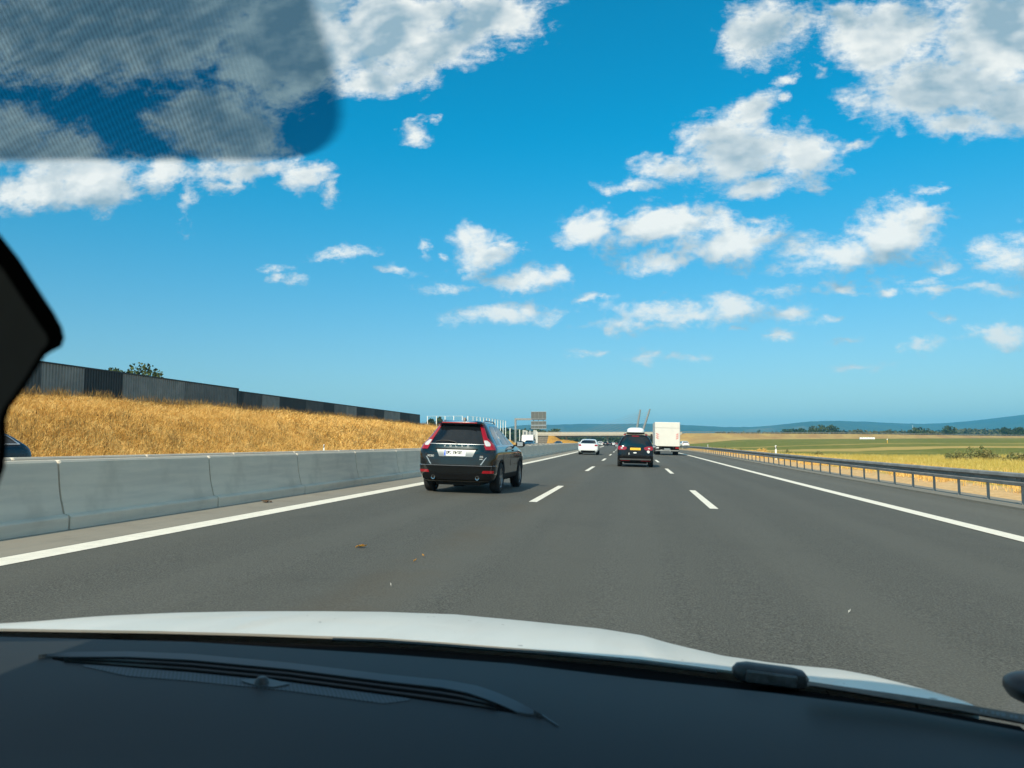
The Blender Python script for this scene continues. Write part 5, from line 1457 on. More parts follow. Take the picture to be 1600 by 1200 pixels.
def oncoming(px, py, d, label, paint, kind='saloon'):
    x = at(px, py, d).x
    o = build_saloon(0, 0, d, label, paint, kind=kind, lane=0, detail=False, rot=math.pi)
    o.location = (x, d, opp_z(x - bend(d), d)); return o
oncoming(829.5, 692, 137, 'dark oncoming car in front of the white lorry, seen over the barrier', flat('deep_green_paint', (0.010, 0.018, 0.016), 0.3, coat=1.0))
oncoming(873.5, 693, 190, 'dark oncoming car whose roof shows over the barrier below the ochre slope', MAT['paint_black'])
G_FARCAR = 'cars far ahead under the bridge'
for px, d, lab, paint, kind in ((937.5, 250, 'white small car far ahead close to the median, just right of the white saloon', MAT['paint_white'], 'hatch'), (941.6, 335, 'cream coloured small car far ahead near the bend', flat('cream_paint', (0.70, 0.62, 0.40), 0.4, coat=1.0), 'hatch'),
                                (946.0, 285, 'black small car far ahead on the bend of the left line', MAT['paint_black'], 'hatch'), (953.2, 330, 'dark small car far ahead left of another white one', MAT['paint_grey'], 'hatch'),
                                (957.8, 340, 'white small car far ahead, nearest to the black people carrier', MAT['paint_white'], 'hatch'), (962.5, 420, 'reddish small car farthest ahead under the bridge', MAT['paint_red'], 'hatch')):
    build_saloon(0, 0, d, lab, paint, kind=kind, lane=lane_of(px, 692, d), detail=False, group=G_FARCAR)
o = build_saloon(0, 0, 190, 'white car standing beyond the far end of the guard rail', MAT['paint_white'], kind='estate', lane=lane_of(1072, 694, 190), detail=False)
o.location.z = at(1072, 698.5, 190).z; o.rotation_euler = (0, 0, 0.25)

def build_lorry():
    d = 158.0; c = at(824, 690, d); z = opp_z(c.x - bend(d), d)
    t = thing('lorry', 'white oncoming lorry with open rack of white posts, seen over the barrier', 'truck', (c.x, d, z), heading(d))
    # the cab faces the camera (-y)
    mb = MB(); mb.prism([(0.0, 0.5), (0.0, 1.3), (0.35, 2.6), (0.7, 2.75), (2.0, 2.75), (2.0, 0.5)], -1.2, 1.2, 'X'); cab = mb.build('cab', MAT['box_white'], t)
    mb = MB(); mb.add([(-1.05, 0.06 - 0.03, 1.38), (1.05, 0.06 - 0.03, 1.38), (0.95, 0.345 - 0.03, 2.45), (-0.95, 0.345 - 0.03, 2.45)], [(0, 1, 2, 3)]); mb.build('windscreen', MAT['glass_dark'], cab)
    for sg in (-1, 1):
        MB().cbox(sg*0.95 - 0.18, sg*0.95 + 0.18, -0.04, 0.02, 0.62, 0.82, 0.02).build('headlight', MAT['lens_white'], cab)
        MB().cbox(sg*1.42 - 0.12, sg*1.42 + 0.12, 0.2, 0.3, 1.6, 2.3, 0.02).build('door_mirror', MAT['black_plastic'], t)
        for y in (0.9, 6.5): make_wheel(t, sg*1.02, y, 0.48, 0.3, sg, 8)
        for y in (2.3, 4.6, 6.9, 8.8):
            MB().cbox(sg*1.15 - 0.09, sg*1.15 + 0.09, y - 0.09, y + 0.09, 1.05, 3.75 if y < 8 else 3.5, 0.02).build('rack_post', MAT['box_white'], t)
    for x in (-0.35, 0.3):
        MB().cbox(x - 0.08, x + 0.08, 2.22, 2.38, 1.05, 3.6, 0.02).build('rack_post', MAT['box_white'], t)
    for a, b in ((-1.0, -0.5), (-0.2, 0.15), (0.45, 1.0)):
        MB().cbox(a, b, 2.5, 2.55, 2.2, 3.4, 0.01).build('load_panel', flat('grey_load_panel', (0.16, 0.18, 0.19), 0.6), t)
    MB().cbox(-1.2, 1.2, 2.1, 9.0, 0.85, 1.049, 0.03).build('flat_bed', MAT['box_white'], t)
    MB().cbox(-0.5, 0.5, 0.3, 8.8, 0.5, 0.845, 0.03).build('chassis', MAT['underbody'], t)
    return t
build_lorry()
p = at(862, 691, 170)

# ------------------------------------------------------------------ small things lying on the road
def leaf_litter(px, py, name, label, w, cols, seed):
    u, v = ray(px, py); d = -EYE/(v + 0.025*u); x, y = u*d, d
    rng = random.Random(seed); t = thing(name, label, 'debris', (x, y, road_z(x, y)), rng.uniform(0, 3))
    for k in range(cols):
        mb = MB(); a = rng.uniform(-0.5, 0.5); ln = w*rng.uniform(0.5, 1.0); ox, oy = rng.uniform(-w, w)*0.4, rng.uniform(-w, w)*0.3
        rows = []
        for f, wd, h in ((0, 0.06, 0.006), (0.3, 0.22, 0.02), (0.6, 0.2, 0.016), (1, 0.04, 0.03)):
            X, Y = ox + (f - 0.5)*ln*math.cos(a), oy + (f - 0.5)*ln*math.sin(a)
            rows.append([(X - math.sin(a)*wd*ln, Y + math.cos(a)*wd*ln, h + 0.01), (X, Y, h), (X + math.sin(a)*wd*ln, Y - math.cos(a)*wd*ln, h + 0.012)])
        mb.grid(rows); mb.build('leaf', MAT['litter'], t, smooth=True)
MAT['litter'] = flat('dry_orange_leaf', (0.55, 0.26, 0.03), 0.8, var=0.3, scale=30)
leaf_litter(564, 856, 'dry_leaf', 'orange dry leaves lying in the left lane, largest of three bits', 0.10, 3, 1)
leaf_litter(660, 870.5, 'dry_leaf', 'small orange leaf on the asphalt, upper one of the pair', 0.045, 1, 2)
leaf_litter(648, 879, 'dry_leaf', 'small orange leaf on the asphalt, lower one of the pair', 0.05, 1, 3)
MAT['litter'] = flat('pale_scrap', (0.62, 0.60, 0.55), 0.8, var=0.1)
leaf_litter(1327, 959, 'paper_scrap', 'tiny pale scrap lying in the right lane', 0.03, 1, 4)
leaf_litter(611, 918, 'paper_scrap', 'tiny pale scrap in front of the bonnet in the middle of the road', 0.02, 1, 5)
MAT['litter'] = flat('brown_debris', (0.10, 0.055, 0.025), 0.9, var=0.3, scale=30)
leaf_litter(415, 785, 'brown_debris', 'brown clump of debris on the gutter strip at the foot of the barrier', 0.19, 6, 6)

# ------------------------------------------------------------------ the car the picture is taken from
XC = -0.40                                   # its centre line, left of the eye
def poly(px, pts): return float(np.interp(px, [p[0] for p in pts], [p[1] for p in pts]))
def col_px(X, Y, curve):
    """picture column of the point of a curve that stands at X, Y"""
    px = 800.0
    for _ in range(60):
        u, v = ray(px, poly(px, curve)); px += (X/Y - u)*F_PX*0.7
    return px
DASH = [(-400, 985), (-40, 993), (0, 995), (300, 1003), (600, 1022), (800, 1037), (1000, 1061), (1200, 1082), (1400, 1107), (1600, 1143), (1800, 1185)]
HOODR = [(-400, 976), (-40, 981), (0, 982), (250, 986), (400, 990), (600, 997), (700, 1004), (850, 1016), (1000, 1030), (1150, 1049), (1260, 1064), (1400, 1085), (1510, 1102), (1700, 1135)]
HOODC = [(-400, 982), (-100, 980), (-40, 978), (0, 976), (100, 970.5), (200, 962), (300, 957.5), (400, 955.5), (500, 955), (600, 956), (712, 960), (825, 970.6), (937, 982), (1005, 993), (1042, 1004), (1125, 1024), (1200, 1035), (1225, 1038), (1303, 1045), (1350, 1054), (1412, 1070), (1475, 1089), (1512, 1101.5), (1700, 1160)]
def YA(X): return 1.42 - 0.25*(X - XC)**2     # foot of the windscreen
def YH(X): return 1.56 - 0.27*(X - XC)**2     # rear edge of the bonnet
def curve_pt(X, Y, curve):
    px = col_px(X, Y, curve); u, v = ray(px, poly(px, curve)); return EYE + v*Y
_xs = np.linspace(XC - 1.0, XC + 1.0, 81)
_za = np.array([curve_pt(x, YA(x), DASH) for x in _xs]); _zh = np.array([curve_pt(x, YH(x), HOODR) for x in _xs])
_zfit = np.polyfit(_xs, _za, 3)
def zA(X): return float(np.interp(X, _xs, _za))
def zH(X): return float(np.interp(X, _xs, _zh))
def dash_z(X, Y):
    """dashboard top: crests a little before the windscreen and falls slowly towards the cabin"""
    s = YA(X) - Y
    return zA(X) - 0.035*s + 0.012*math.sin(min(1.0, max(0, s)/0.5)*math.pi)
def on_dash(px, py, lift=0.0):
    u, v = ray(px, py); lo, hi = 0.5, 1.7
    for _ in range(50):
        m = (lo + hi)/2
        if EYE + v*m - dash_z(u*m, m) - lift > 0: lo = m
        else: hi = m
    return Vector((u*lo, lo, EYE + v*lo))

def build_own_car():
    t = thing('car', 'white car seen from inside: white bonnet and dark blue-black dashboard along the bottom', 'car', (0, 0, 0))
    # paints of its own
    dash_m, nt, b = new_mat('dashboard_plastic')
    tc = nt_new(nt, 'ShaderNodeTexCoord').outputs['Object']
    gr = noise(nt, tc, 420.0, 2.0, 0.6)
    nt.links.new(mixc(nt, noise(nt, tc, 2.5, 4.0), (0.017, 0.0215, 0.0245), (0.023, 0.0285, 0.032)), b.inputs['Base Color'])
    b.inputs['Roughness'].default_value = 0.62; b.inputs['Specular IOR Level'].default_value = 0.35
    bp = nt_new(nt, 'ShaderNodeBump'); bp.inputs['Strength'].default_value = 0.25; bp.inputs['Distance'].default_value = 0.001
    nt.links.new(gr, bp.inputs['Height']); nt.links.new(bp.outputs[0], b.inputs['Normal'])
    trim_m = flat('dashboard_trim', (0.036, 0.048, 0.056), 0.45, var=0.05)
    bonnet_m = flat('bonnet_white_paint', (0.71, 0.69, 0.63), 0.40, coat=0.12, spec=0.15, var=0.02, scale=2)
    bn = bonnet_m.node_tree; bb = bn.nodes['Principled BSDF']; src = bb.inputs['Base Color'].links[0].from_socket
    btc = nt_new(bn, 'ShaderNodeTexCoord').outputs['Object']
    spots = sstep(bn, noise(bn, btc, 34.0, 2.0, 0.4), 0.735, 0.76); film = sstep(bn, noise(bn, VM(bn, 'MULTIPLY', btc, (9.0, 1.2, 1)), 1.0, 5.0, 0.6), 0.40, 0.75)
    c1 = mixc(bn, M(bn, 'MULTIPLY', film, 0.22), src, (0.50, 0.47, 0.41))
    bn.links.new(mixc(bn, M(bn, 'MULTIPLY', spots, 0.8), c1, (0.16, 0.13, 0.10)), bb.inputs['Base Color'])
    gap_m = flat('scuttle_black', (0.004, 0.004, 0.004), 0.9, spec=0.03, var=0.2)
    dirt_m = flat('dusty_edge', (0.085, 0.072, 0.060), 0.9, var=0.35, scale=35)
    head_m = flat('headlining', (0.30, 0.29, 0.27), 0.9, var=0.05)

    # bonnet: rises from the scuttle to its crest, then curves down to the nose
    cols = []
    for s in np.linspace(-0.90, 0.915, 111):
        X = XC + s; yh = YH(X); zh = zH(X)
        L = 0.60*max(0.05, (1 - (abs(s)/0.97)**3.0)) + 0.05
        # crest in the direction in which the bonnet's outline is seen
        yc = yh + L; zc = curve_pt(X, yc, HOODC); px = col_px(X, yc, HOODC); vc = ray(px, poly(px, HOODC))[1]
        if zc - zh < vc*L + 0.0:                 # keep the outline convex at the wings
            pass
        s0 = max(2*(zc - zh)/L - vc, vc) if L > 0 else vc
        col = []
        for k in range(9):
            f = k/8; h00 = 2*f**3 - 3*f**2 + 1; h10 = f**3 - 2*f**2 + f; h01 = -2*f**3 + 3*f**2; h11 = f**3 - f**2
            col.append((X, yh + L*f, h00*zh + h10*L*s0 + h01*zc + h11*L*vc - 0.006*math.exp(-((abs(s) - 0.47)/0.035)**2)*math.sin(f*math.pi)))
        nose = 2.55 - 0.55*(abs(s)/0.92)**3
        for k in range(1, 9):
            d = (nose - yc)*k/8; col.append((X, yc + d, zc + vc*d - 0.42*d*d))
        cols.append(col)
    MBh = MB(); MBh.grid(cols)
    # turned-down rear lip
    MBh.grid([[c[0], (c[0][0], c[0][1] + 0.004, c[0][2] - 0.006)] for c in cols])
    MBh.build('bonnet', bonnet_m, t, smooth=True, sharp=60)
    nosez = [c[-1] for c in cols]
    MB().grid([[p, (p[0]*1.0, p[1] + 0.06, p[2] - 0.16), (p[0], p[1] + 0.05, 0.22)] for p in nosez]).build('front_bumper', bonnet_m, t, smooth=True)
    for sg, ci in ((-1, 0), (1, -1)):
        c = cols[ci]
        MB().grid([[p, (p[0] + sg*0.02, p[1], p[2] - 0.12), (p[0] + sg*0.012, p[1], 0.28)] for p in c]).build('wing', bonnet_m, t, smooth=True)
    # scuttle between glass and bonnet
    xs = np.linspace(XC - 0.90, XC + 0.96, 60)
    MB().grid([[(X, YA(X) + 0.0, zA(X) - 0.004), (X, YA(X) + 0.05, (zA(X)*0.6 + zH(X)*0.4) - 0.02), (X, YH(X) - 0.012, zH(X) - 0.014), (X, YH(X) + 0.05, zH(X) - 0.08)] for X in xs]).build('scuttle', gap_m, t, smooth=True)
    # dashboard
    rows = []
    for k in range(26):
        f = k/25; rows.append([(X, YA(X) - 0.85*f, dash_z(X, YA(X) - 0.85*f)) for X in np.linspace(XC - 0.93, XC + 0.97, 60)])
    rows.append([(p[0], p[1] - 0.06, p[2] - 0.06) for p in rows[-1]]); rows.append([(p[0], p[1] + 0.05, 0.35) for p in rows[-1]])
    dash = MB().grid(rows).build('dashboard', dash_m, t, smooth=True, sharp=180)
    def strip(up, lo, h0, h1, n=60, th=0.004):
        """raised strip on the dashboard between two picture curves"""
        a, b_ = max(up[0][0], lo[0][0]), min(up[-1][0], lo[-1][0]); F = []
        for k in range(n + 1):
            px = a + (b_ - a)*k/n; yu, yl = poly(px, up), poly(px, lo)
            if yl < yu + 0.2: yl = yu + 0.2
            F.append([on_dash(px, yu + (yl - yu)*j/3, h0 + (h1 - h0)*j/3) for j in range(4)])
        mb = MB(); mb.grid(F); B = [[p - Vector((0, 0, th)) for p in r] for r in F]; mb.grid(B)
        for i in (0, -1): mb.grid([F[i], B[i]])
        for j in (0, -1): mb.grid([[r[j] for r in F], [r[j] for r in B]])
        return mb
    RIM_U = [(60, 1023), (110, 1018.5), (200, 1017.5), (300, 1021.5), (450, 1035), (600, 1053), (700, 1063), (745, 1071), (775, 1081), (805, 1094), (847, 1116.5)]
    RIM_L = [(60, 1025), (110, 1026), (200, 1026), (300, 1031), (450, 1045), (600, 1064), (690, 1074), (730, 1082), (760, 1092), (790, 1104), (812, 1114), (847, 1117)]
    SL_L = [(82, 1029), (110, 1034), (200, 1041), (300, 1049), (450, 1064), (600, 1084), (700, 1098), (760, 1106), (812, 1114.5)]
    strip(RIM_U, RIM_L, 0.006, 0.003).build('vent_frame', trim_m, dash, smooth=True, sharp=50)
    up = [(p[0], p[1] - 0.5) for p in RIM_L if 82 <= p[0] <= 812]
    up = [(82, 1025.5)] + [p for p in up if p[0] > 90]
    strip(up, SL_L, 0.0012, 0.0012, th=0.002).build('vent_opening', gap_m, dash)
    slat_m = flat('vent_slat_plastic', (0.014, 0.018, 0.021), 0.45, var=0.1)
    for f in (0.36, 0.76):
        U = [(px, poly(px, up) + (poly(px, SL_L) - poly(px, up))*(f - 0.06)) for px in range(100, 800, 25)]
        D = [(px, poly(px, up) + (poly(px, SL_L) - poly(px, up))*(f + 0.06)) for px in range(100, 800, 25)]
        strip(U, D, 0.0045, 0.003, th=0.003).build('vent_slat', slat_m, dash, smooth=True, sharp=50)
    # perforated strip in front of the vent
    perf, nt, b = new_mat('perforated_plastic')
    tc = nt_new(nt, 'ShaderNodeTexCoord').outputs['Object']
    sx = nt_new(nt, 'ShaderNodeSeparateXYZ'); nt.links.new(tc, sx.inputs[0])
    d = M(nt, 'MULTIPLY', M(nt, 'SINE', M(nt, 'MULTIPLY', sx.outputs[0], 900)), M(nt, 'SINE', M(nt, 'MULTIPLY', sx.outputs[1], 520)))
    nt.links.new(mixc(nt, sstep(nt, d, 0.15, 0.5), (0.048, 0.064, 0.076), (0.010, 0.014, 0.017)), b.inputs['Base Color']); b.inputs['Roughness'].default_value = 0.6
    pu = [(130, 1038)] + [(p[0], p[1] + 2) for p in SL_L if p[0] >= 200 and p[0] < 700] + [(640, 1091)]
    pu = sorted(pu); plo = [(p[0], p[1] + (13 if 200 <= p[0] < 640 else 3)) for p in pu]
    strip(pu, plo, 0.001, 0.001, th=0.002).build('perforated_strip', perf, dash)
    strip([(378, 1062), (415, 1059), (452, 1067.5)], [(378, 1064), (405, 1072), (430, 1073), (452, 1068.5)], 0.003, 0.003, n=20).build('sensor_base', trim_m, dash, smooth=True, sharp=50)
    c = on_dash(409, 1068, 0.002)
    MB().lathe([(0.0, 0.011), (0.006, 0.0105), (0.010, 0.007), (0.012, 0.0)], 16, 'Z', c=c).build('light_sensor', slat_m, dash, smooth=True)
    # seam running on to the right of the vent
    strip([(846, 1115), (872, 1132)], [(846, 1117), (872, 1134)], 0.002, 0.002, n=8).build('seam', trim_m, dash)
    # dusty lower edge of the glass with its small print, on the right
    up = [(1262, 1064.5), (1400, 1084), (1500, 1099), (1600, 1116), (1700, 1135)]; lo = [(1262, 1070), (1330, 1081), (1400, 1093), (1500, 1110), (1600, 1129), (1700, 1150)]
    F = []
    for k in range(41):
        px = 1262 + (1690 - 1262)*k/40; r = []
        for j in range(3):
            py = poly(px, up) + (poly(px, lo) - poly(px, up))*j/2; u, v = ray(px, py)
            Y = 1.30 - 0.12*k/40 - 0.02*j; r.append((u*Y, Y, EYE + v*Y))
        F.append(r)
    mb = MB(); mb.grid(F); mb.grid([[(p[0], p[1] + 0.004, p[2] - 0.004) for p in r] for r in F]); es = mb.build('glass_edge', dirt_m, t, smooth=True)
    mb = MB()
    x = 1531
    for w in (5, 4, 0, 5, 6, 7, 0, 5, 6, 0, 4, 5, 6, 4):
        if w:
            k = (x - 1262)/(1690 - 1262)*40
            for (a, b_) in ((0.28, 0.74),):
                q = []
                for (dx, fy) in ((0, a), (w, a), (w, b_), (0, b_)):
                    px = x + dx; py = poly(px, up) + (poly(px, lo) - poly(px, up))*fy; u, v = ray(px, py); Y = 1.30 - 0.12*((px-1262)/428) - 0.02*(fy*2) - 0.003
                    q.append((u*Y, Y, EYE + v*Y))
                mb.add(q, [(0, 1, 2, 3)])
        x += (w or 3) + 2
    tag(mb.build('small_print', MAT['ink'], es), kind='stuff')
    # wiper spindle covers at the foot of the glass
    wp_m = flat('wiper_plastic', (0.022, 0.024, 0.026), 0.5, var=0.3, scale=60)
    def wiper_cap(px, py, w, h, Y, name, yaw):
        c = at(px, py, Y); mb = MB(); rows = []
        for f, hh, dd in ((-0.5, 0.35, 0.3), (-0.44, 0.8, 0.7), (-0.30, 1.0, 1.0), (0.30, 0.98, 1.0), (0.44, 0.85, 0.8), (0.5, 0.3, 0.3)):
            r = []
            for k in range(12):
                a = 2*math.pi*k/12; ca, sa = math.cos(a), math.sin(a)
                r.append((f*w, 0.022*dd*math.copysign(abs(ca)**0.5, ca), h*0.5*hh*math.copysign(abs(sa)**0.5, sa)))
            rows.append(r)
        mb.grid(rows, close=True); mb.add(rows[0], [tuple(range(12))]); mb.add(rows[-1], [tuple(reversed(range(12)))])
        o = mb.build(name, wp_m, t, smooth=True, sharp=40); o.location = c; o.rotation_euler = (0, yaw, 0.06)
        return o
    o = wiper_cap(1203, 1055, 0.128, 0.032, 1.43, 'wiper_cap', 0.10)
    MB().cbox(-0.045, 0.040, -0.026, -0.018, -0.011, 0.010, 0.003).build('cap_face', flat('wiper_cap_face', (0.05, 0.055, 0.058), 0.35, var=0.4, scale=50), o)
    # thin black blade lying along the scuttle
    pts = []
    for px in range(520, 1160, 40):
        q = at(px, poly(px, HOODR) + 5.0, 1.49 - 0.15*((px - 640)/700)**2); pts.append(q)
    MB().tube(pts, 0.0035, 6).build('wiper_blade', wp_m, t, smooth=True)
    # mirror of the right door, only its tip in view
    c = at(1634, 1078, 1.36)
    mb = MB(); rows = []
    for f in np.linspace(-1, 1, 11):
        q = math.sqrt(max(0.0, 1 - abs(f)**2.2)); rows.append([(c.x + f*0.062, c.y + 0.05*q*math.cos(2*math.pi*k/14), c.z + 0.026*q*math.sin(2*math.pi*k/14) - 0.003*f) for k in range(14)])
    mb.grid(rows, close=True); dm = mb.build('door_mirror', MAT['black_plastic'], t, smooth=True)
    MB().cbox(c.x - 0.045, c.x + 0.05, c.y - 0.052, c.y - 0.045, c.z - 0.010, c.z - 0.004, 0.002).build('mirror_edge', dirt_m, dm)
    # windscreen
    K = 0.83
    def ws_z(X, Y): return zA(min(max(X, XC - 0.95), XC + 0.95)) + 0.005 + (YA(X) + 0.012 - Y)*K
    glass = bpy.data.materials.new('windscreen_glass'); glass.use_nodes = True; nt = glass.node_tree; nt.nodes.clear()
    out = nt_new(nt, 'ShaderNodeOutputMaterial'); tr = nt_new(nt, 'ShaderNodeBsdfTransparent'); tr.inputs[0].default_value = (0.955, 0.955, 0.935, 1)
    gl = nt_new(nt, 'ShaderNodeBsdfGlossy'); gl.inputs['Roughness'].default_value = 0.02; gl.inputs[0].default_value = (1, 1, 1, 1)
    ge = nt_new(nt, 'ShaderNodeNewGeometry')
    cosv = M(nt, 'ABSOLUTE', VM(nt, 'DOT_PRODUCT', ge.outputs['Normal'], ge.outputs['Incoming']))
    refl = M(nt, 'MULTIPLY_ADD', M(nt, 'POWER', M(nt, 'SUBTRACT', 1.0, cosv, clamp=True), 5.0), 0.16, 0.006)
    mx = nt_new(nt, 'ShaderNodeMixShader')
    nt.links.new(refl, mx.inputs[0]); nt.links.new(tr.outputs[0], mx.inputs[1]); nt.links.new(gl.outputs[0], mx.inputs[2]); nt.links.new(mx.outputs[0], out.inputs[0])
    def ytop(X): return 0.50 - 0.08*(X - XC)**2
    rows = []
    for k in range(15):
        f = k/14; r = []
        for s in np.linspace(-1, 1, 41):
            X = XC + s*(0.90 - 0.06*f); yb, yt = YA(X) + 0.012, ytop(X); Y = yb + (yt - yb)*f
            r.append((X, Y, ws_z(X, Y)))
        rows.append(r)
    ws = MB().grid(rows).build('windscreen', glass, t, smooth=True)
    top = rows[-1]; ZR = max(p[2] for p in top) + 0.015
    # dotted shade band printed on the glass round the mirror
    def on_ws(px, py):
        u, v = ray(px, py); lo, hi = 0.3, 1.6
        for _ in range(50):
            m = (lo + hi)/2
            if EYE + v*m < ws_z(u*m, m): lo = m
            else: hi = m
        m = lo - 0.004
        return (u*m, m, EYE + v*m)
    RE = [(-160, 440), (-60, 468), (0, 488), (60, 508), (110, 523), (150, 532), (175, 534), (195, 530), (213, 519), (228, 500), (238, 474), (244, 440), (246, 405), (248.5, 330), (251, 250)]
    F, fade = [], []
    RE2 = [(p*1.03, poly(p, RE) + 15) for p in [-160, -60, 0, 30, 60, 90, 120, 150, 175, 195, 205, 213, 220, 226, 231, 235, 239, 243, 247, 251]]
    for py, pr in RE2:
        r = []
        for j in range(33):
            t_ = 1 - (1 - j/32)**2.2; px = -420 + (pr + 420)*t_
            r.append(on_ws(px, py)); e1 = min(1.0, (pr - px)/34); e2 = min(1.0, (258 - py)/18)
            fade.append(max(0.0, e1)*max(0.0, e2))
        F.append(r)
    band = bpy.data.materials.new('dotted_shade_band'); band.use_nodes = True; nt = band.node_tree; nt.nodes.clear()
    out = nt_new(nt, 'ShaderNodeOutputMaterial'); tr = nt_new(nt, 'ShaderNodeBsdfTransparent'); df = nt_new(nt, 'ShaderNodeBsdfDiffuse'); df.inputs[0].default_value = (0.02, 0.025, 0.03, 1)
    tc = nt_new(nt, 'ShaderNodeTexCoord').outputs['Object']; sx = nt_new(nt, 'ShaderNodeSeparateXYZ'); nt.links.new(tc, sx.inputs[0])
    fa = nt_new(nt, 'ShaderNodeAttribute', attribute_name='fade').outputs['Fac']
    nt.links.new(mixc(nt, sstep(nt, fa, 0.0, 0.9), (1, 1, 1), (0.23, 0.34, 0.40)), tr.inputs[0])
    a = M(nt, 'ADD', M(nt, 'MULTIPLY', sx.outputs[0], 1480), M(nt, 'MULTIPLY', sx.outputs[2], -220)); b_ = M(nt, 'SUBTRACT', M(nt, 'MULTIPLY', sx.outputs[2], 1250), M(nt, 'MULTIPLY', sx.outputs[0], 260))
    dots = M(nt, 'MULTIPLY_ADD', M(nt, 'SINE', b_), 0.25, M(nt, 'SINE', a))
    dens = sstep(nt, sx.outputs[0], -0.42, -0.27, 0.55, 0.0)
    mx = nt_new(nt, 'ShaderNodeMixShader')
    nt.links.new(M(nt, 'MULTIPLY', M(nt, 'MULTIPLY', sstep(nt, dots, -0.2, 0.9), dens), sstep(nt, fa, 0.1, 0.9)), mx.inputs[0]); nt.links.new(tr.outputs[0], mx.inputs[1]); nt.links.new(df.outputs[0], mx.inputs[2]); nt.links.new(mx.outputs[0], out.inputs[0])
    bo = MB().grid(F).build('shade_band', band, ws, smooth=True, fix=False)
    at_ = bo.data.attributes.new('fade', 'FLOAT', 'POINT')
    at_.data.foreach_set('value', fade)
    # rear-view mirror hanging at the left
    OUT = [(-330, 330), (-200, 300), (-110, 305), (-45, 330), (0, 366), (30, 404), (60, 451), (85, 489), (97, 511), (101, 529), (96, 542), (82, 549), (72, 555), (56, 580), (36, 611), (16, 638), (10, 655), (11, 690), (8, 730), (-6, 768), (-60, 800), (-200, 805), (-330, 790)]
    INN = [(-318, 352), (-198, 322), (-118, 328), (-62, 352), (-22, 388), (8, 426), (38, 472), (62, 508), (72, 522), (75, 532), (72, 540), (66, 546), (60, 556), (44, 582), (25, 611), (6, 636), (-2, 655), (-1, 690), (-4, 728), (-16, 758), (-64, 786), (-200, 790), (-318, 778)]
    def mir(px, py, dy=0.0):
        u, v = ray(px, py); Y = (0.36 + 0.35*0.30)/(1 - 0.35*u) + dy
        return Vector((u*Y, Y, EYE + v*Y))
    fr_, fi, bk = [mir(*p) for p in OUT], [mir(p[0], p[1], 0.002) for p in INN], [mir(p[0] - 30, 560 + (p[1] - 560)*0.86, 0.032) for p in OUT]
    bev = [mir(p[0] - 3, p[1], 0.012) for p in OUT]
    mb = MB(); mb.grid([fi, fr_, bev, bk], close=True); mb.add(bk, [tuple(range(len(bk)))])
    mir_o = mb.build('rear_view_mirror', flat('mirror_rim', (0.003, 0.003, 0.003), 0.9, spec=0.03), t, smooth=True, sharp=50)
    gm = flat('mirror_face', (0.060, 0.060, 0.060), 0.7, var=0.10, scale=8, spec=0.2)
    cc = [(p[0]*0.4 - 150, 560 + (p[1] - 560)*0.4) for p in INN]
    mb = MB(); mb.grid([[mir(p[0], p[1], 0.001) for p in INN], [mir(p[0], p[1], 0.001) for p in cc]], close=True); mb.add([mir(p[0], p[1], 0.001) for p in cc], [tuple(range(len(cc)))]); mb.build('mirror_glass', gm, mir_o)
    MB().tube([(XC - 0.10, 0.31, 1.43), (XC - 0.11, 0.40, 1.52), (XC - 0.12, 0.52, 1.62)], 0.014, 8).build('mirror_stem', MAT['black_plastic'], mir_o, smooth=True)
    # shell: roof, pillars, doors, tail, floor, wheels
    xl, xr = XC - 0.90, XC + 0.90
    roof = []
    for k in range(13):
        Y = ytop(XC) - (2.75)*k/12
        r = []
        for s in np.linspace(-1, 1, 17):
            X = XC + s*0.85; y0 = ytop(X) if k == 0 else Y
            r.append((X, y0, (ws_z(X, y0) if k == 0 else ZR + 0.045*math.sin(min(1, k/4)*math.pi/2) - 0.05*abs(s)**3 - 0.02*max(0, k - 8))))
        roof.append(r)
    mb = MB(); mb.grid(roof); mb.grid([[(p[0], p[1], p[2] - 0.03) for p in r] for r in roof]); ro = mb.build('roof', bonnet_m, t, smooth=True)
    zb = 0.86
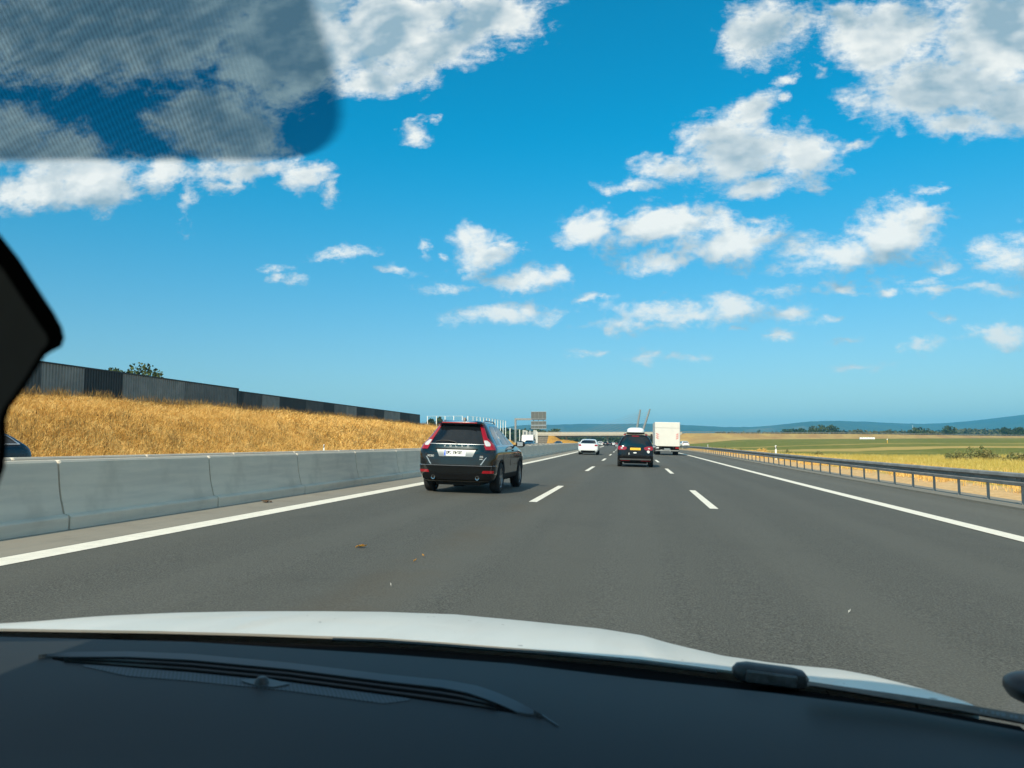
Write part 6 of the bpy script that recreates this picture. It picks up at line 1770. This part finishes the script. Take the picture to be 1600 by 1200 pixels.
    for sg in (-1, 1):
        pb = (XC + sg*1.04, YA(XC + sg*0.88) - 0.06, zA(XC + sg*0.88) - 0.02); pt = (XC + sg*0.87, ytop(XC + sg*0.85), roof[0][0 if sg < 0 else -1][2])
        MB().tube([pb, pt], 0.035, 8).build('pillar', bonnet_m, t, smooth=True)
        for Y in (-0.45, -1.45):
            MB().tube([(XC + sg*0.90, Y, zb), (XC + sg*0.83, Y - 0.06, ZR - 0.01)], 0.04, 8).build('pillar', bonnet_m, t, smooth=True)
        MB().tube([(XC + sg*0.86, -2.45, zb), (XC + sg*0.74, -2.12, ZR - 0.02)], 0.06, 8).build('pillar', bonnet_m, t, smooth=True)
        for a, b2 in ((1.18, -0.42), (-0.46, -1.42), (-1.46, -2.60)):
            MB().cbox(XC + sg*0.91 - 0.03, XC + sg*0.91 + 0.03, b2, a, 0.30, zb, 0.012).build('door', bonnet_m, t)
        MB().grid([[(XC + sg*0.90, y, zb), (XC + sg*0.84, y*0.9 - 0.05, ZR - 0.03)] for y in (0.95, 0.4, -0.4, -1.4, -2.3)]).build('side_glass', glass, t)
        for Y in (1.75, -1.85): make_wheel(t, XC + sg*0.80, Y, 0.34, 0.22, sg)
    MB().cbox(xl, xr, -2.66, -2.60, 0.30, zb + 0.1, 0.02).build('tailgate', bonnet_m, t)
    MB().grid([[(xl + 0.06, -2.60, zb + 0.1), (xr - 0.06, -2.60, zb + 0.1)], [(xl + 0.18, -2.15, ZR - 0.02), (xr - 0.18, -2.15, ZR - 0.02)]]).build('rear_glass', glass, t)
    MB().cbox(xl + 0.05, xr - 0.05, -2.55, 2.2, 0.24, 0.30, 0.01).build('floor', MAT['underbody'], t)
    seat_m = flat('seat_fabric', (0.03, 0.03, 0.032), 0.9)
    for x in (-0.37, 0.37):
        s = MB().cbox(XC + x - 0.25, XC + x + 0.25, -0.30, 0.24, 0.42, 0.60, 0.05).build('seat', seat_m, t)
        MB().cbox(XC + x - 0.25, XC + x + 0.25, -0.52, -0.31, 0.55, 1.12, 0.05).build('backrest', seat_m, s)
build_own_car()
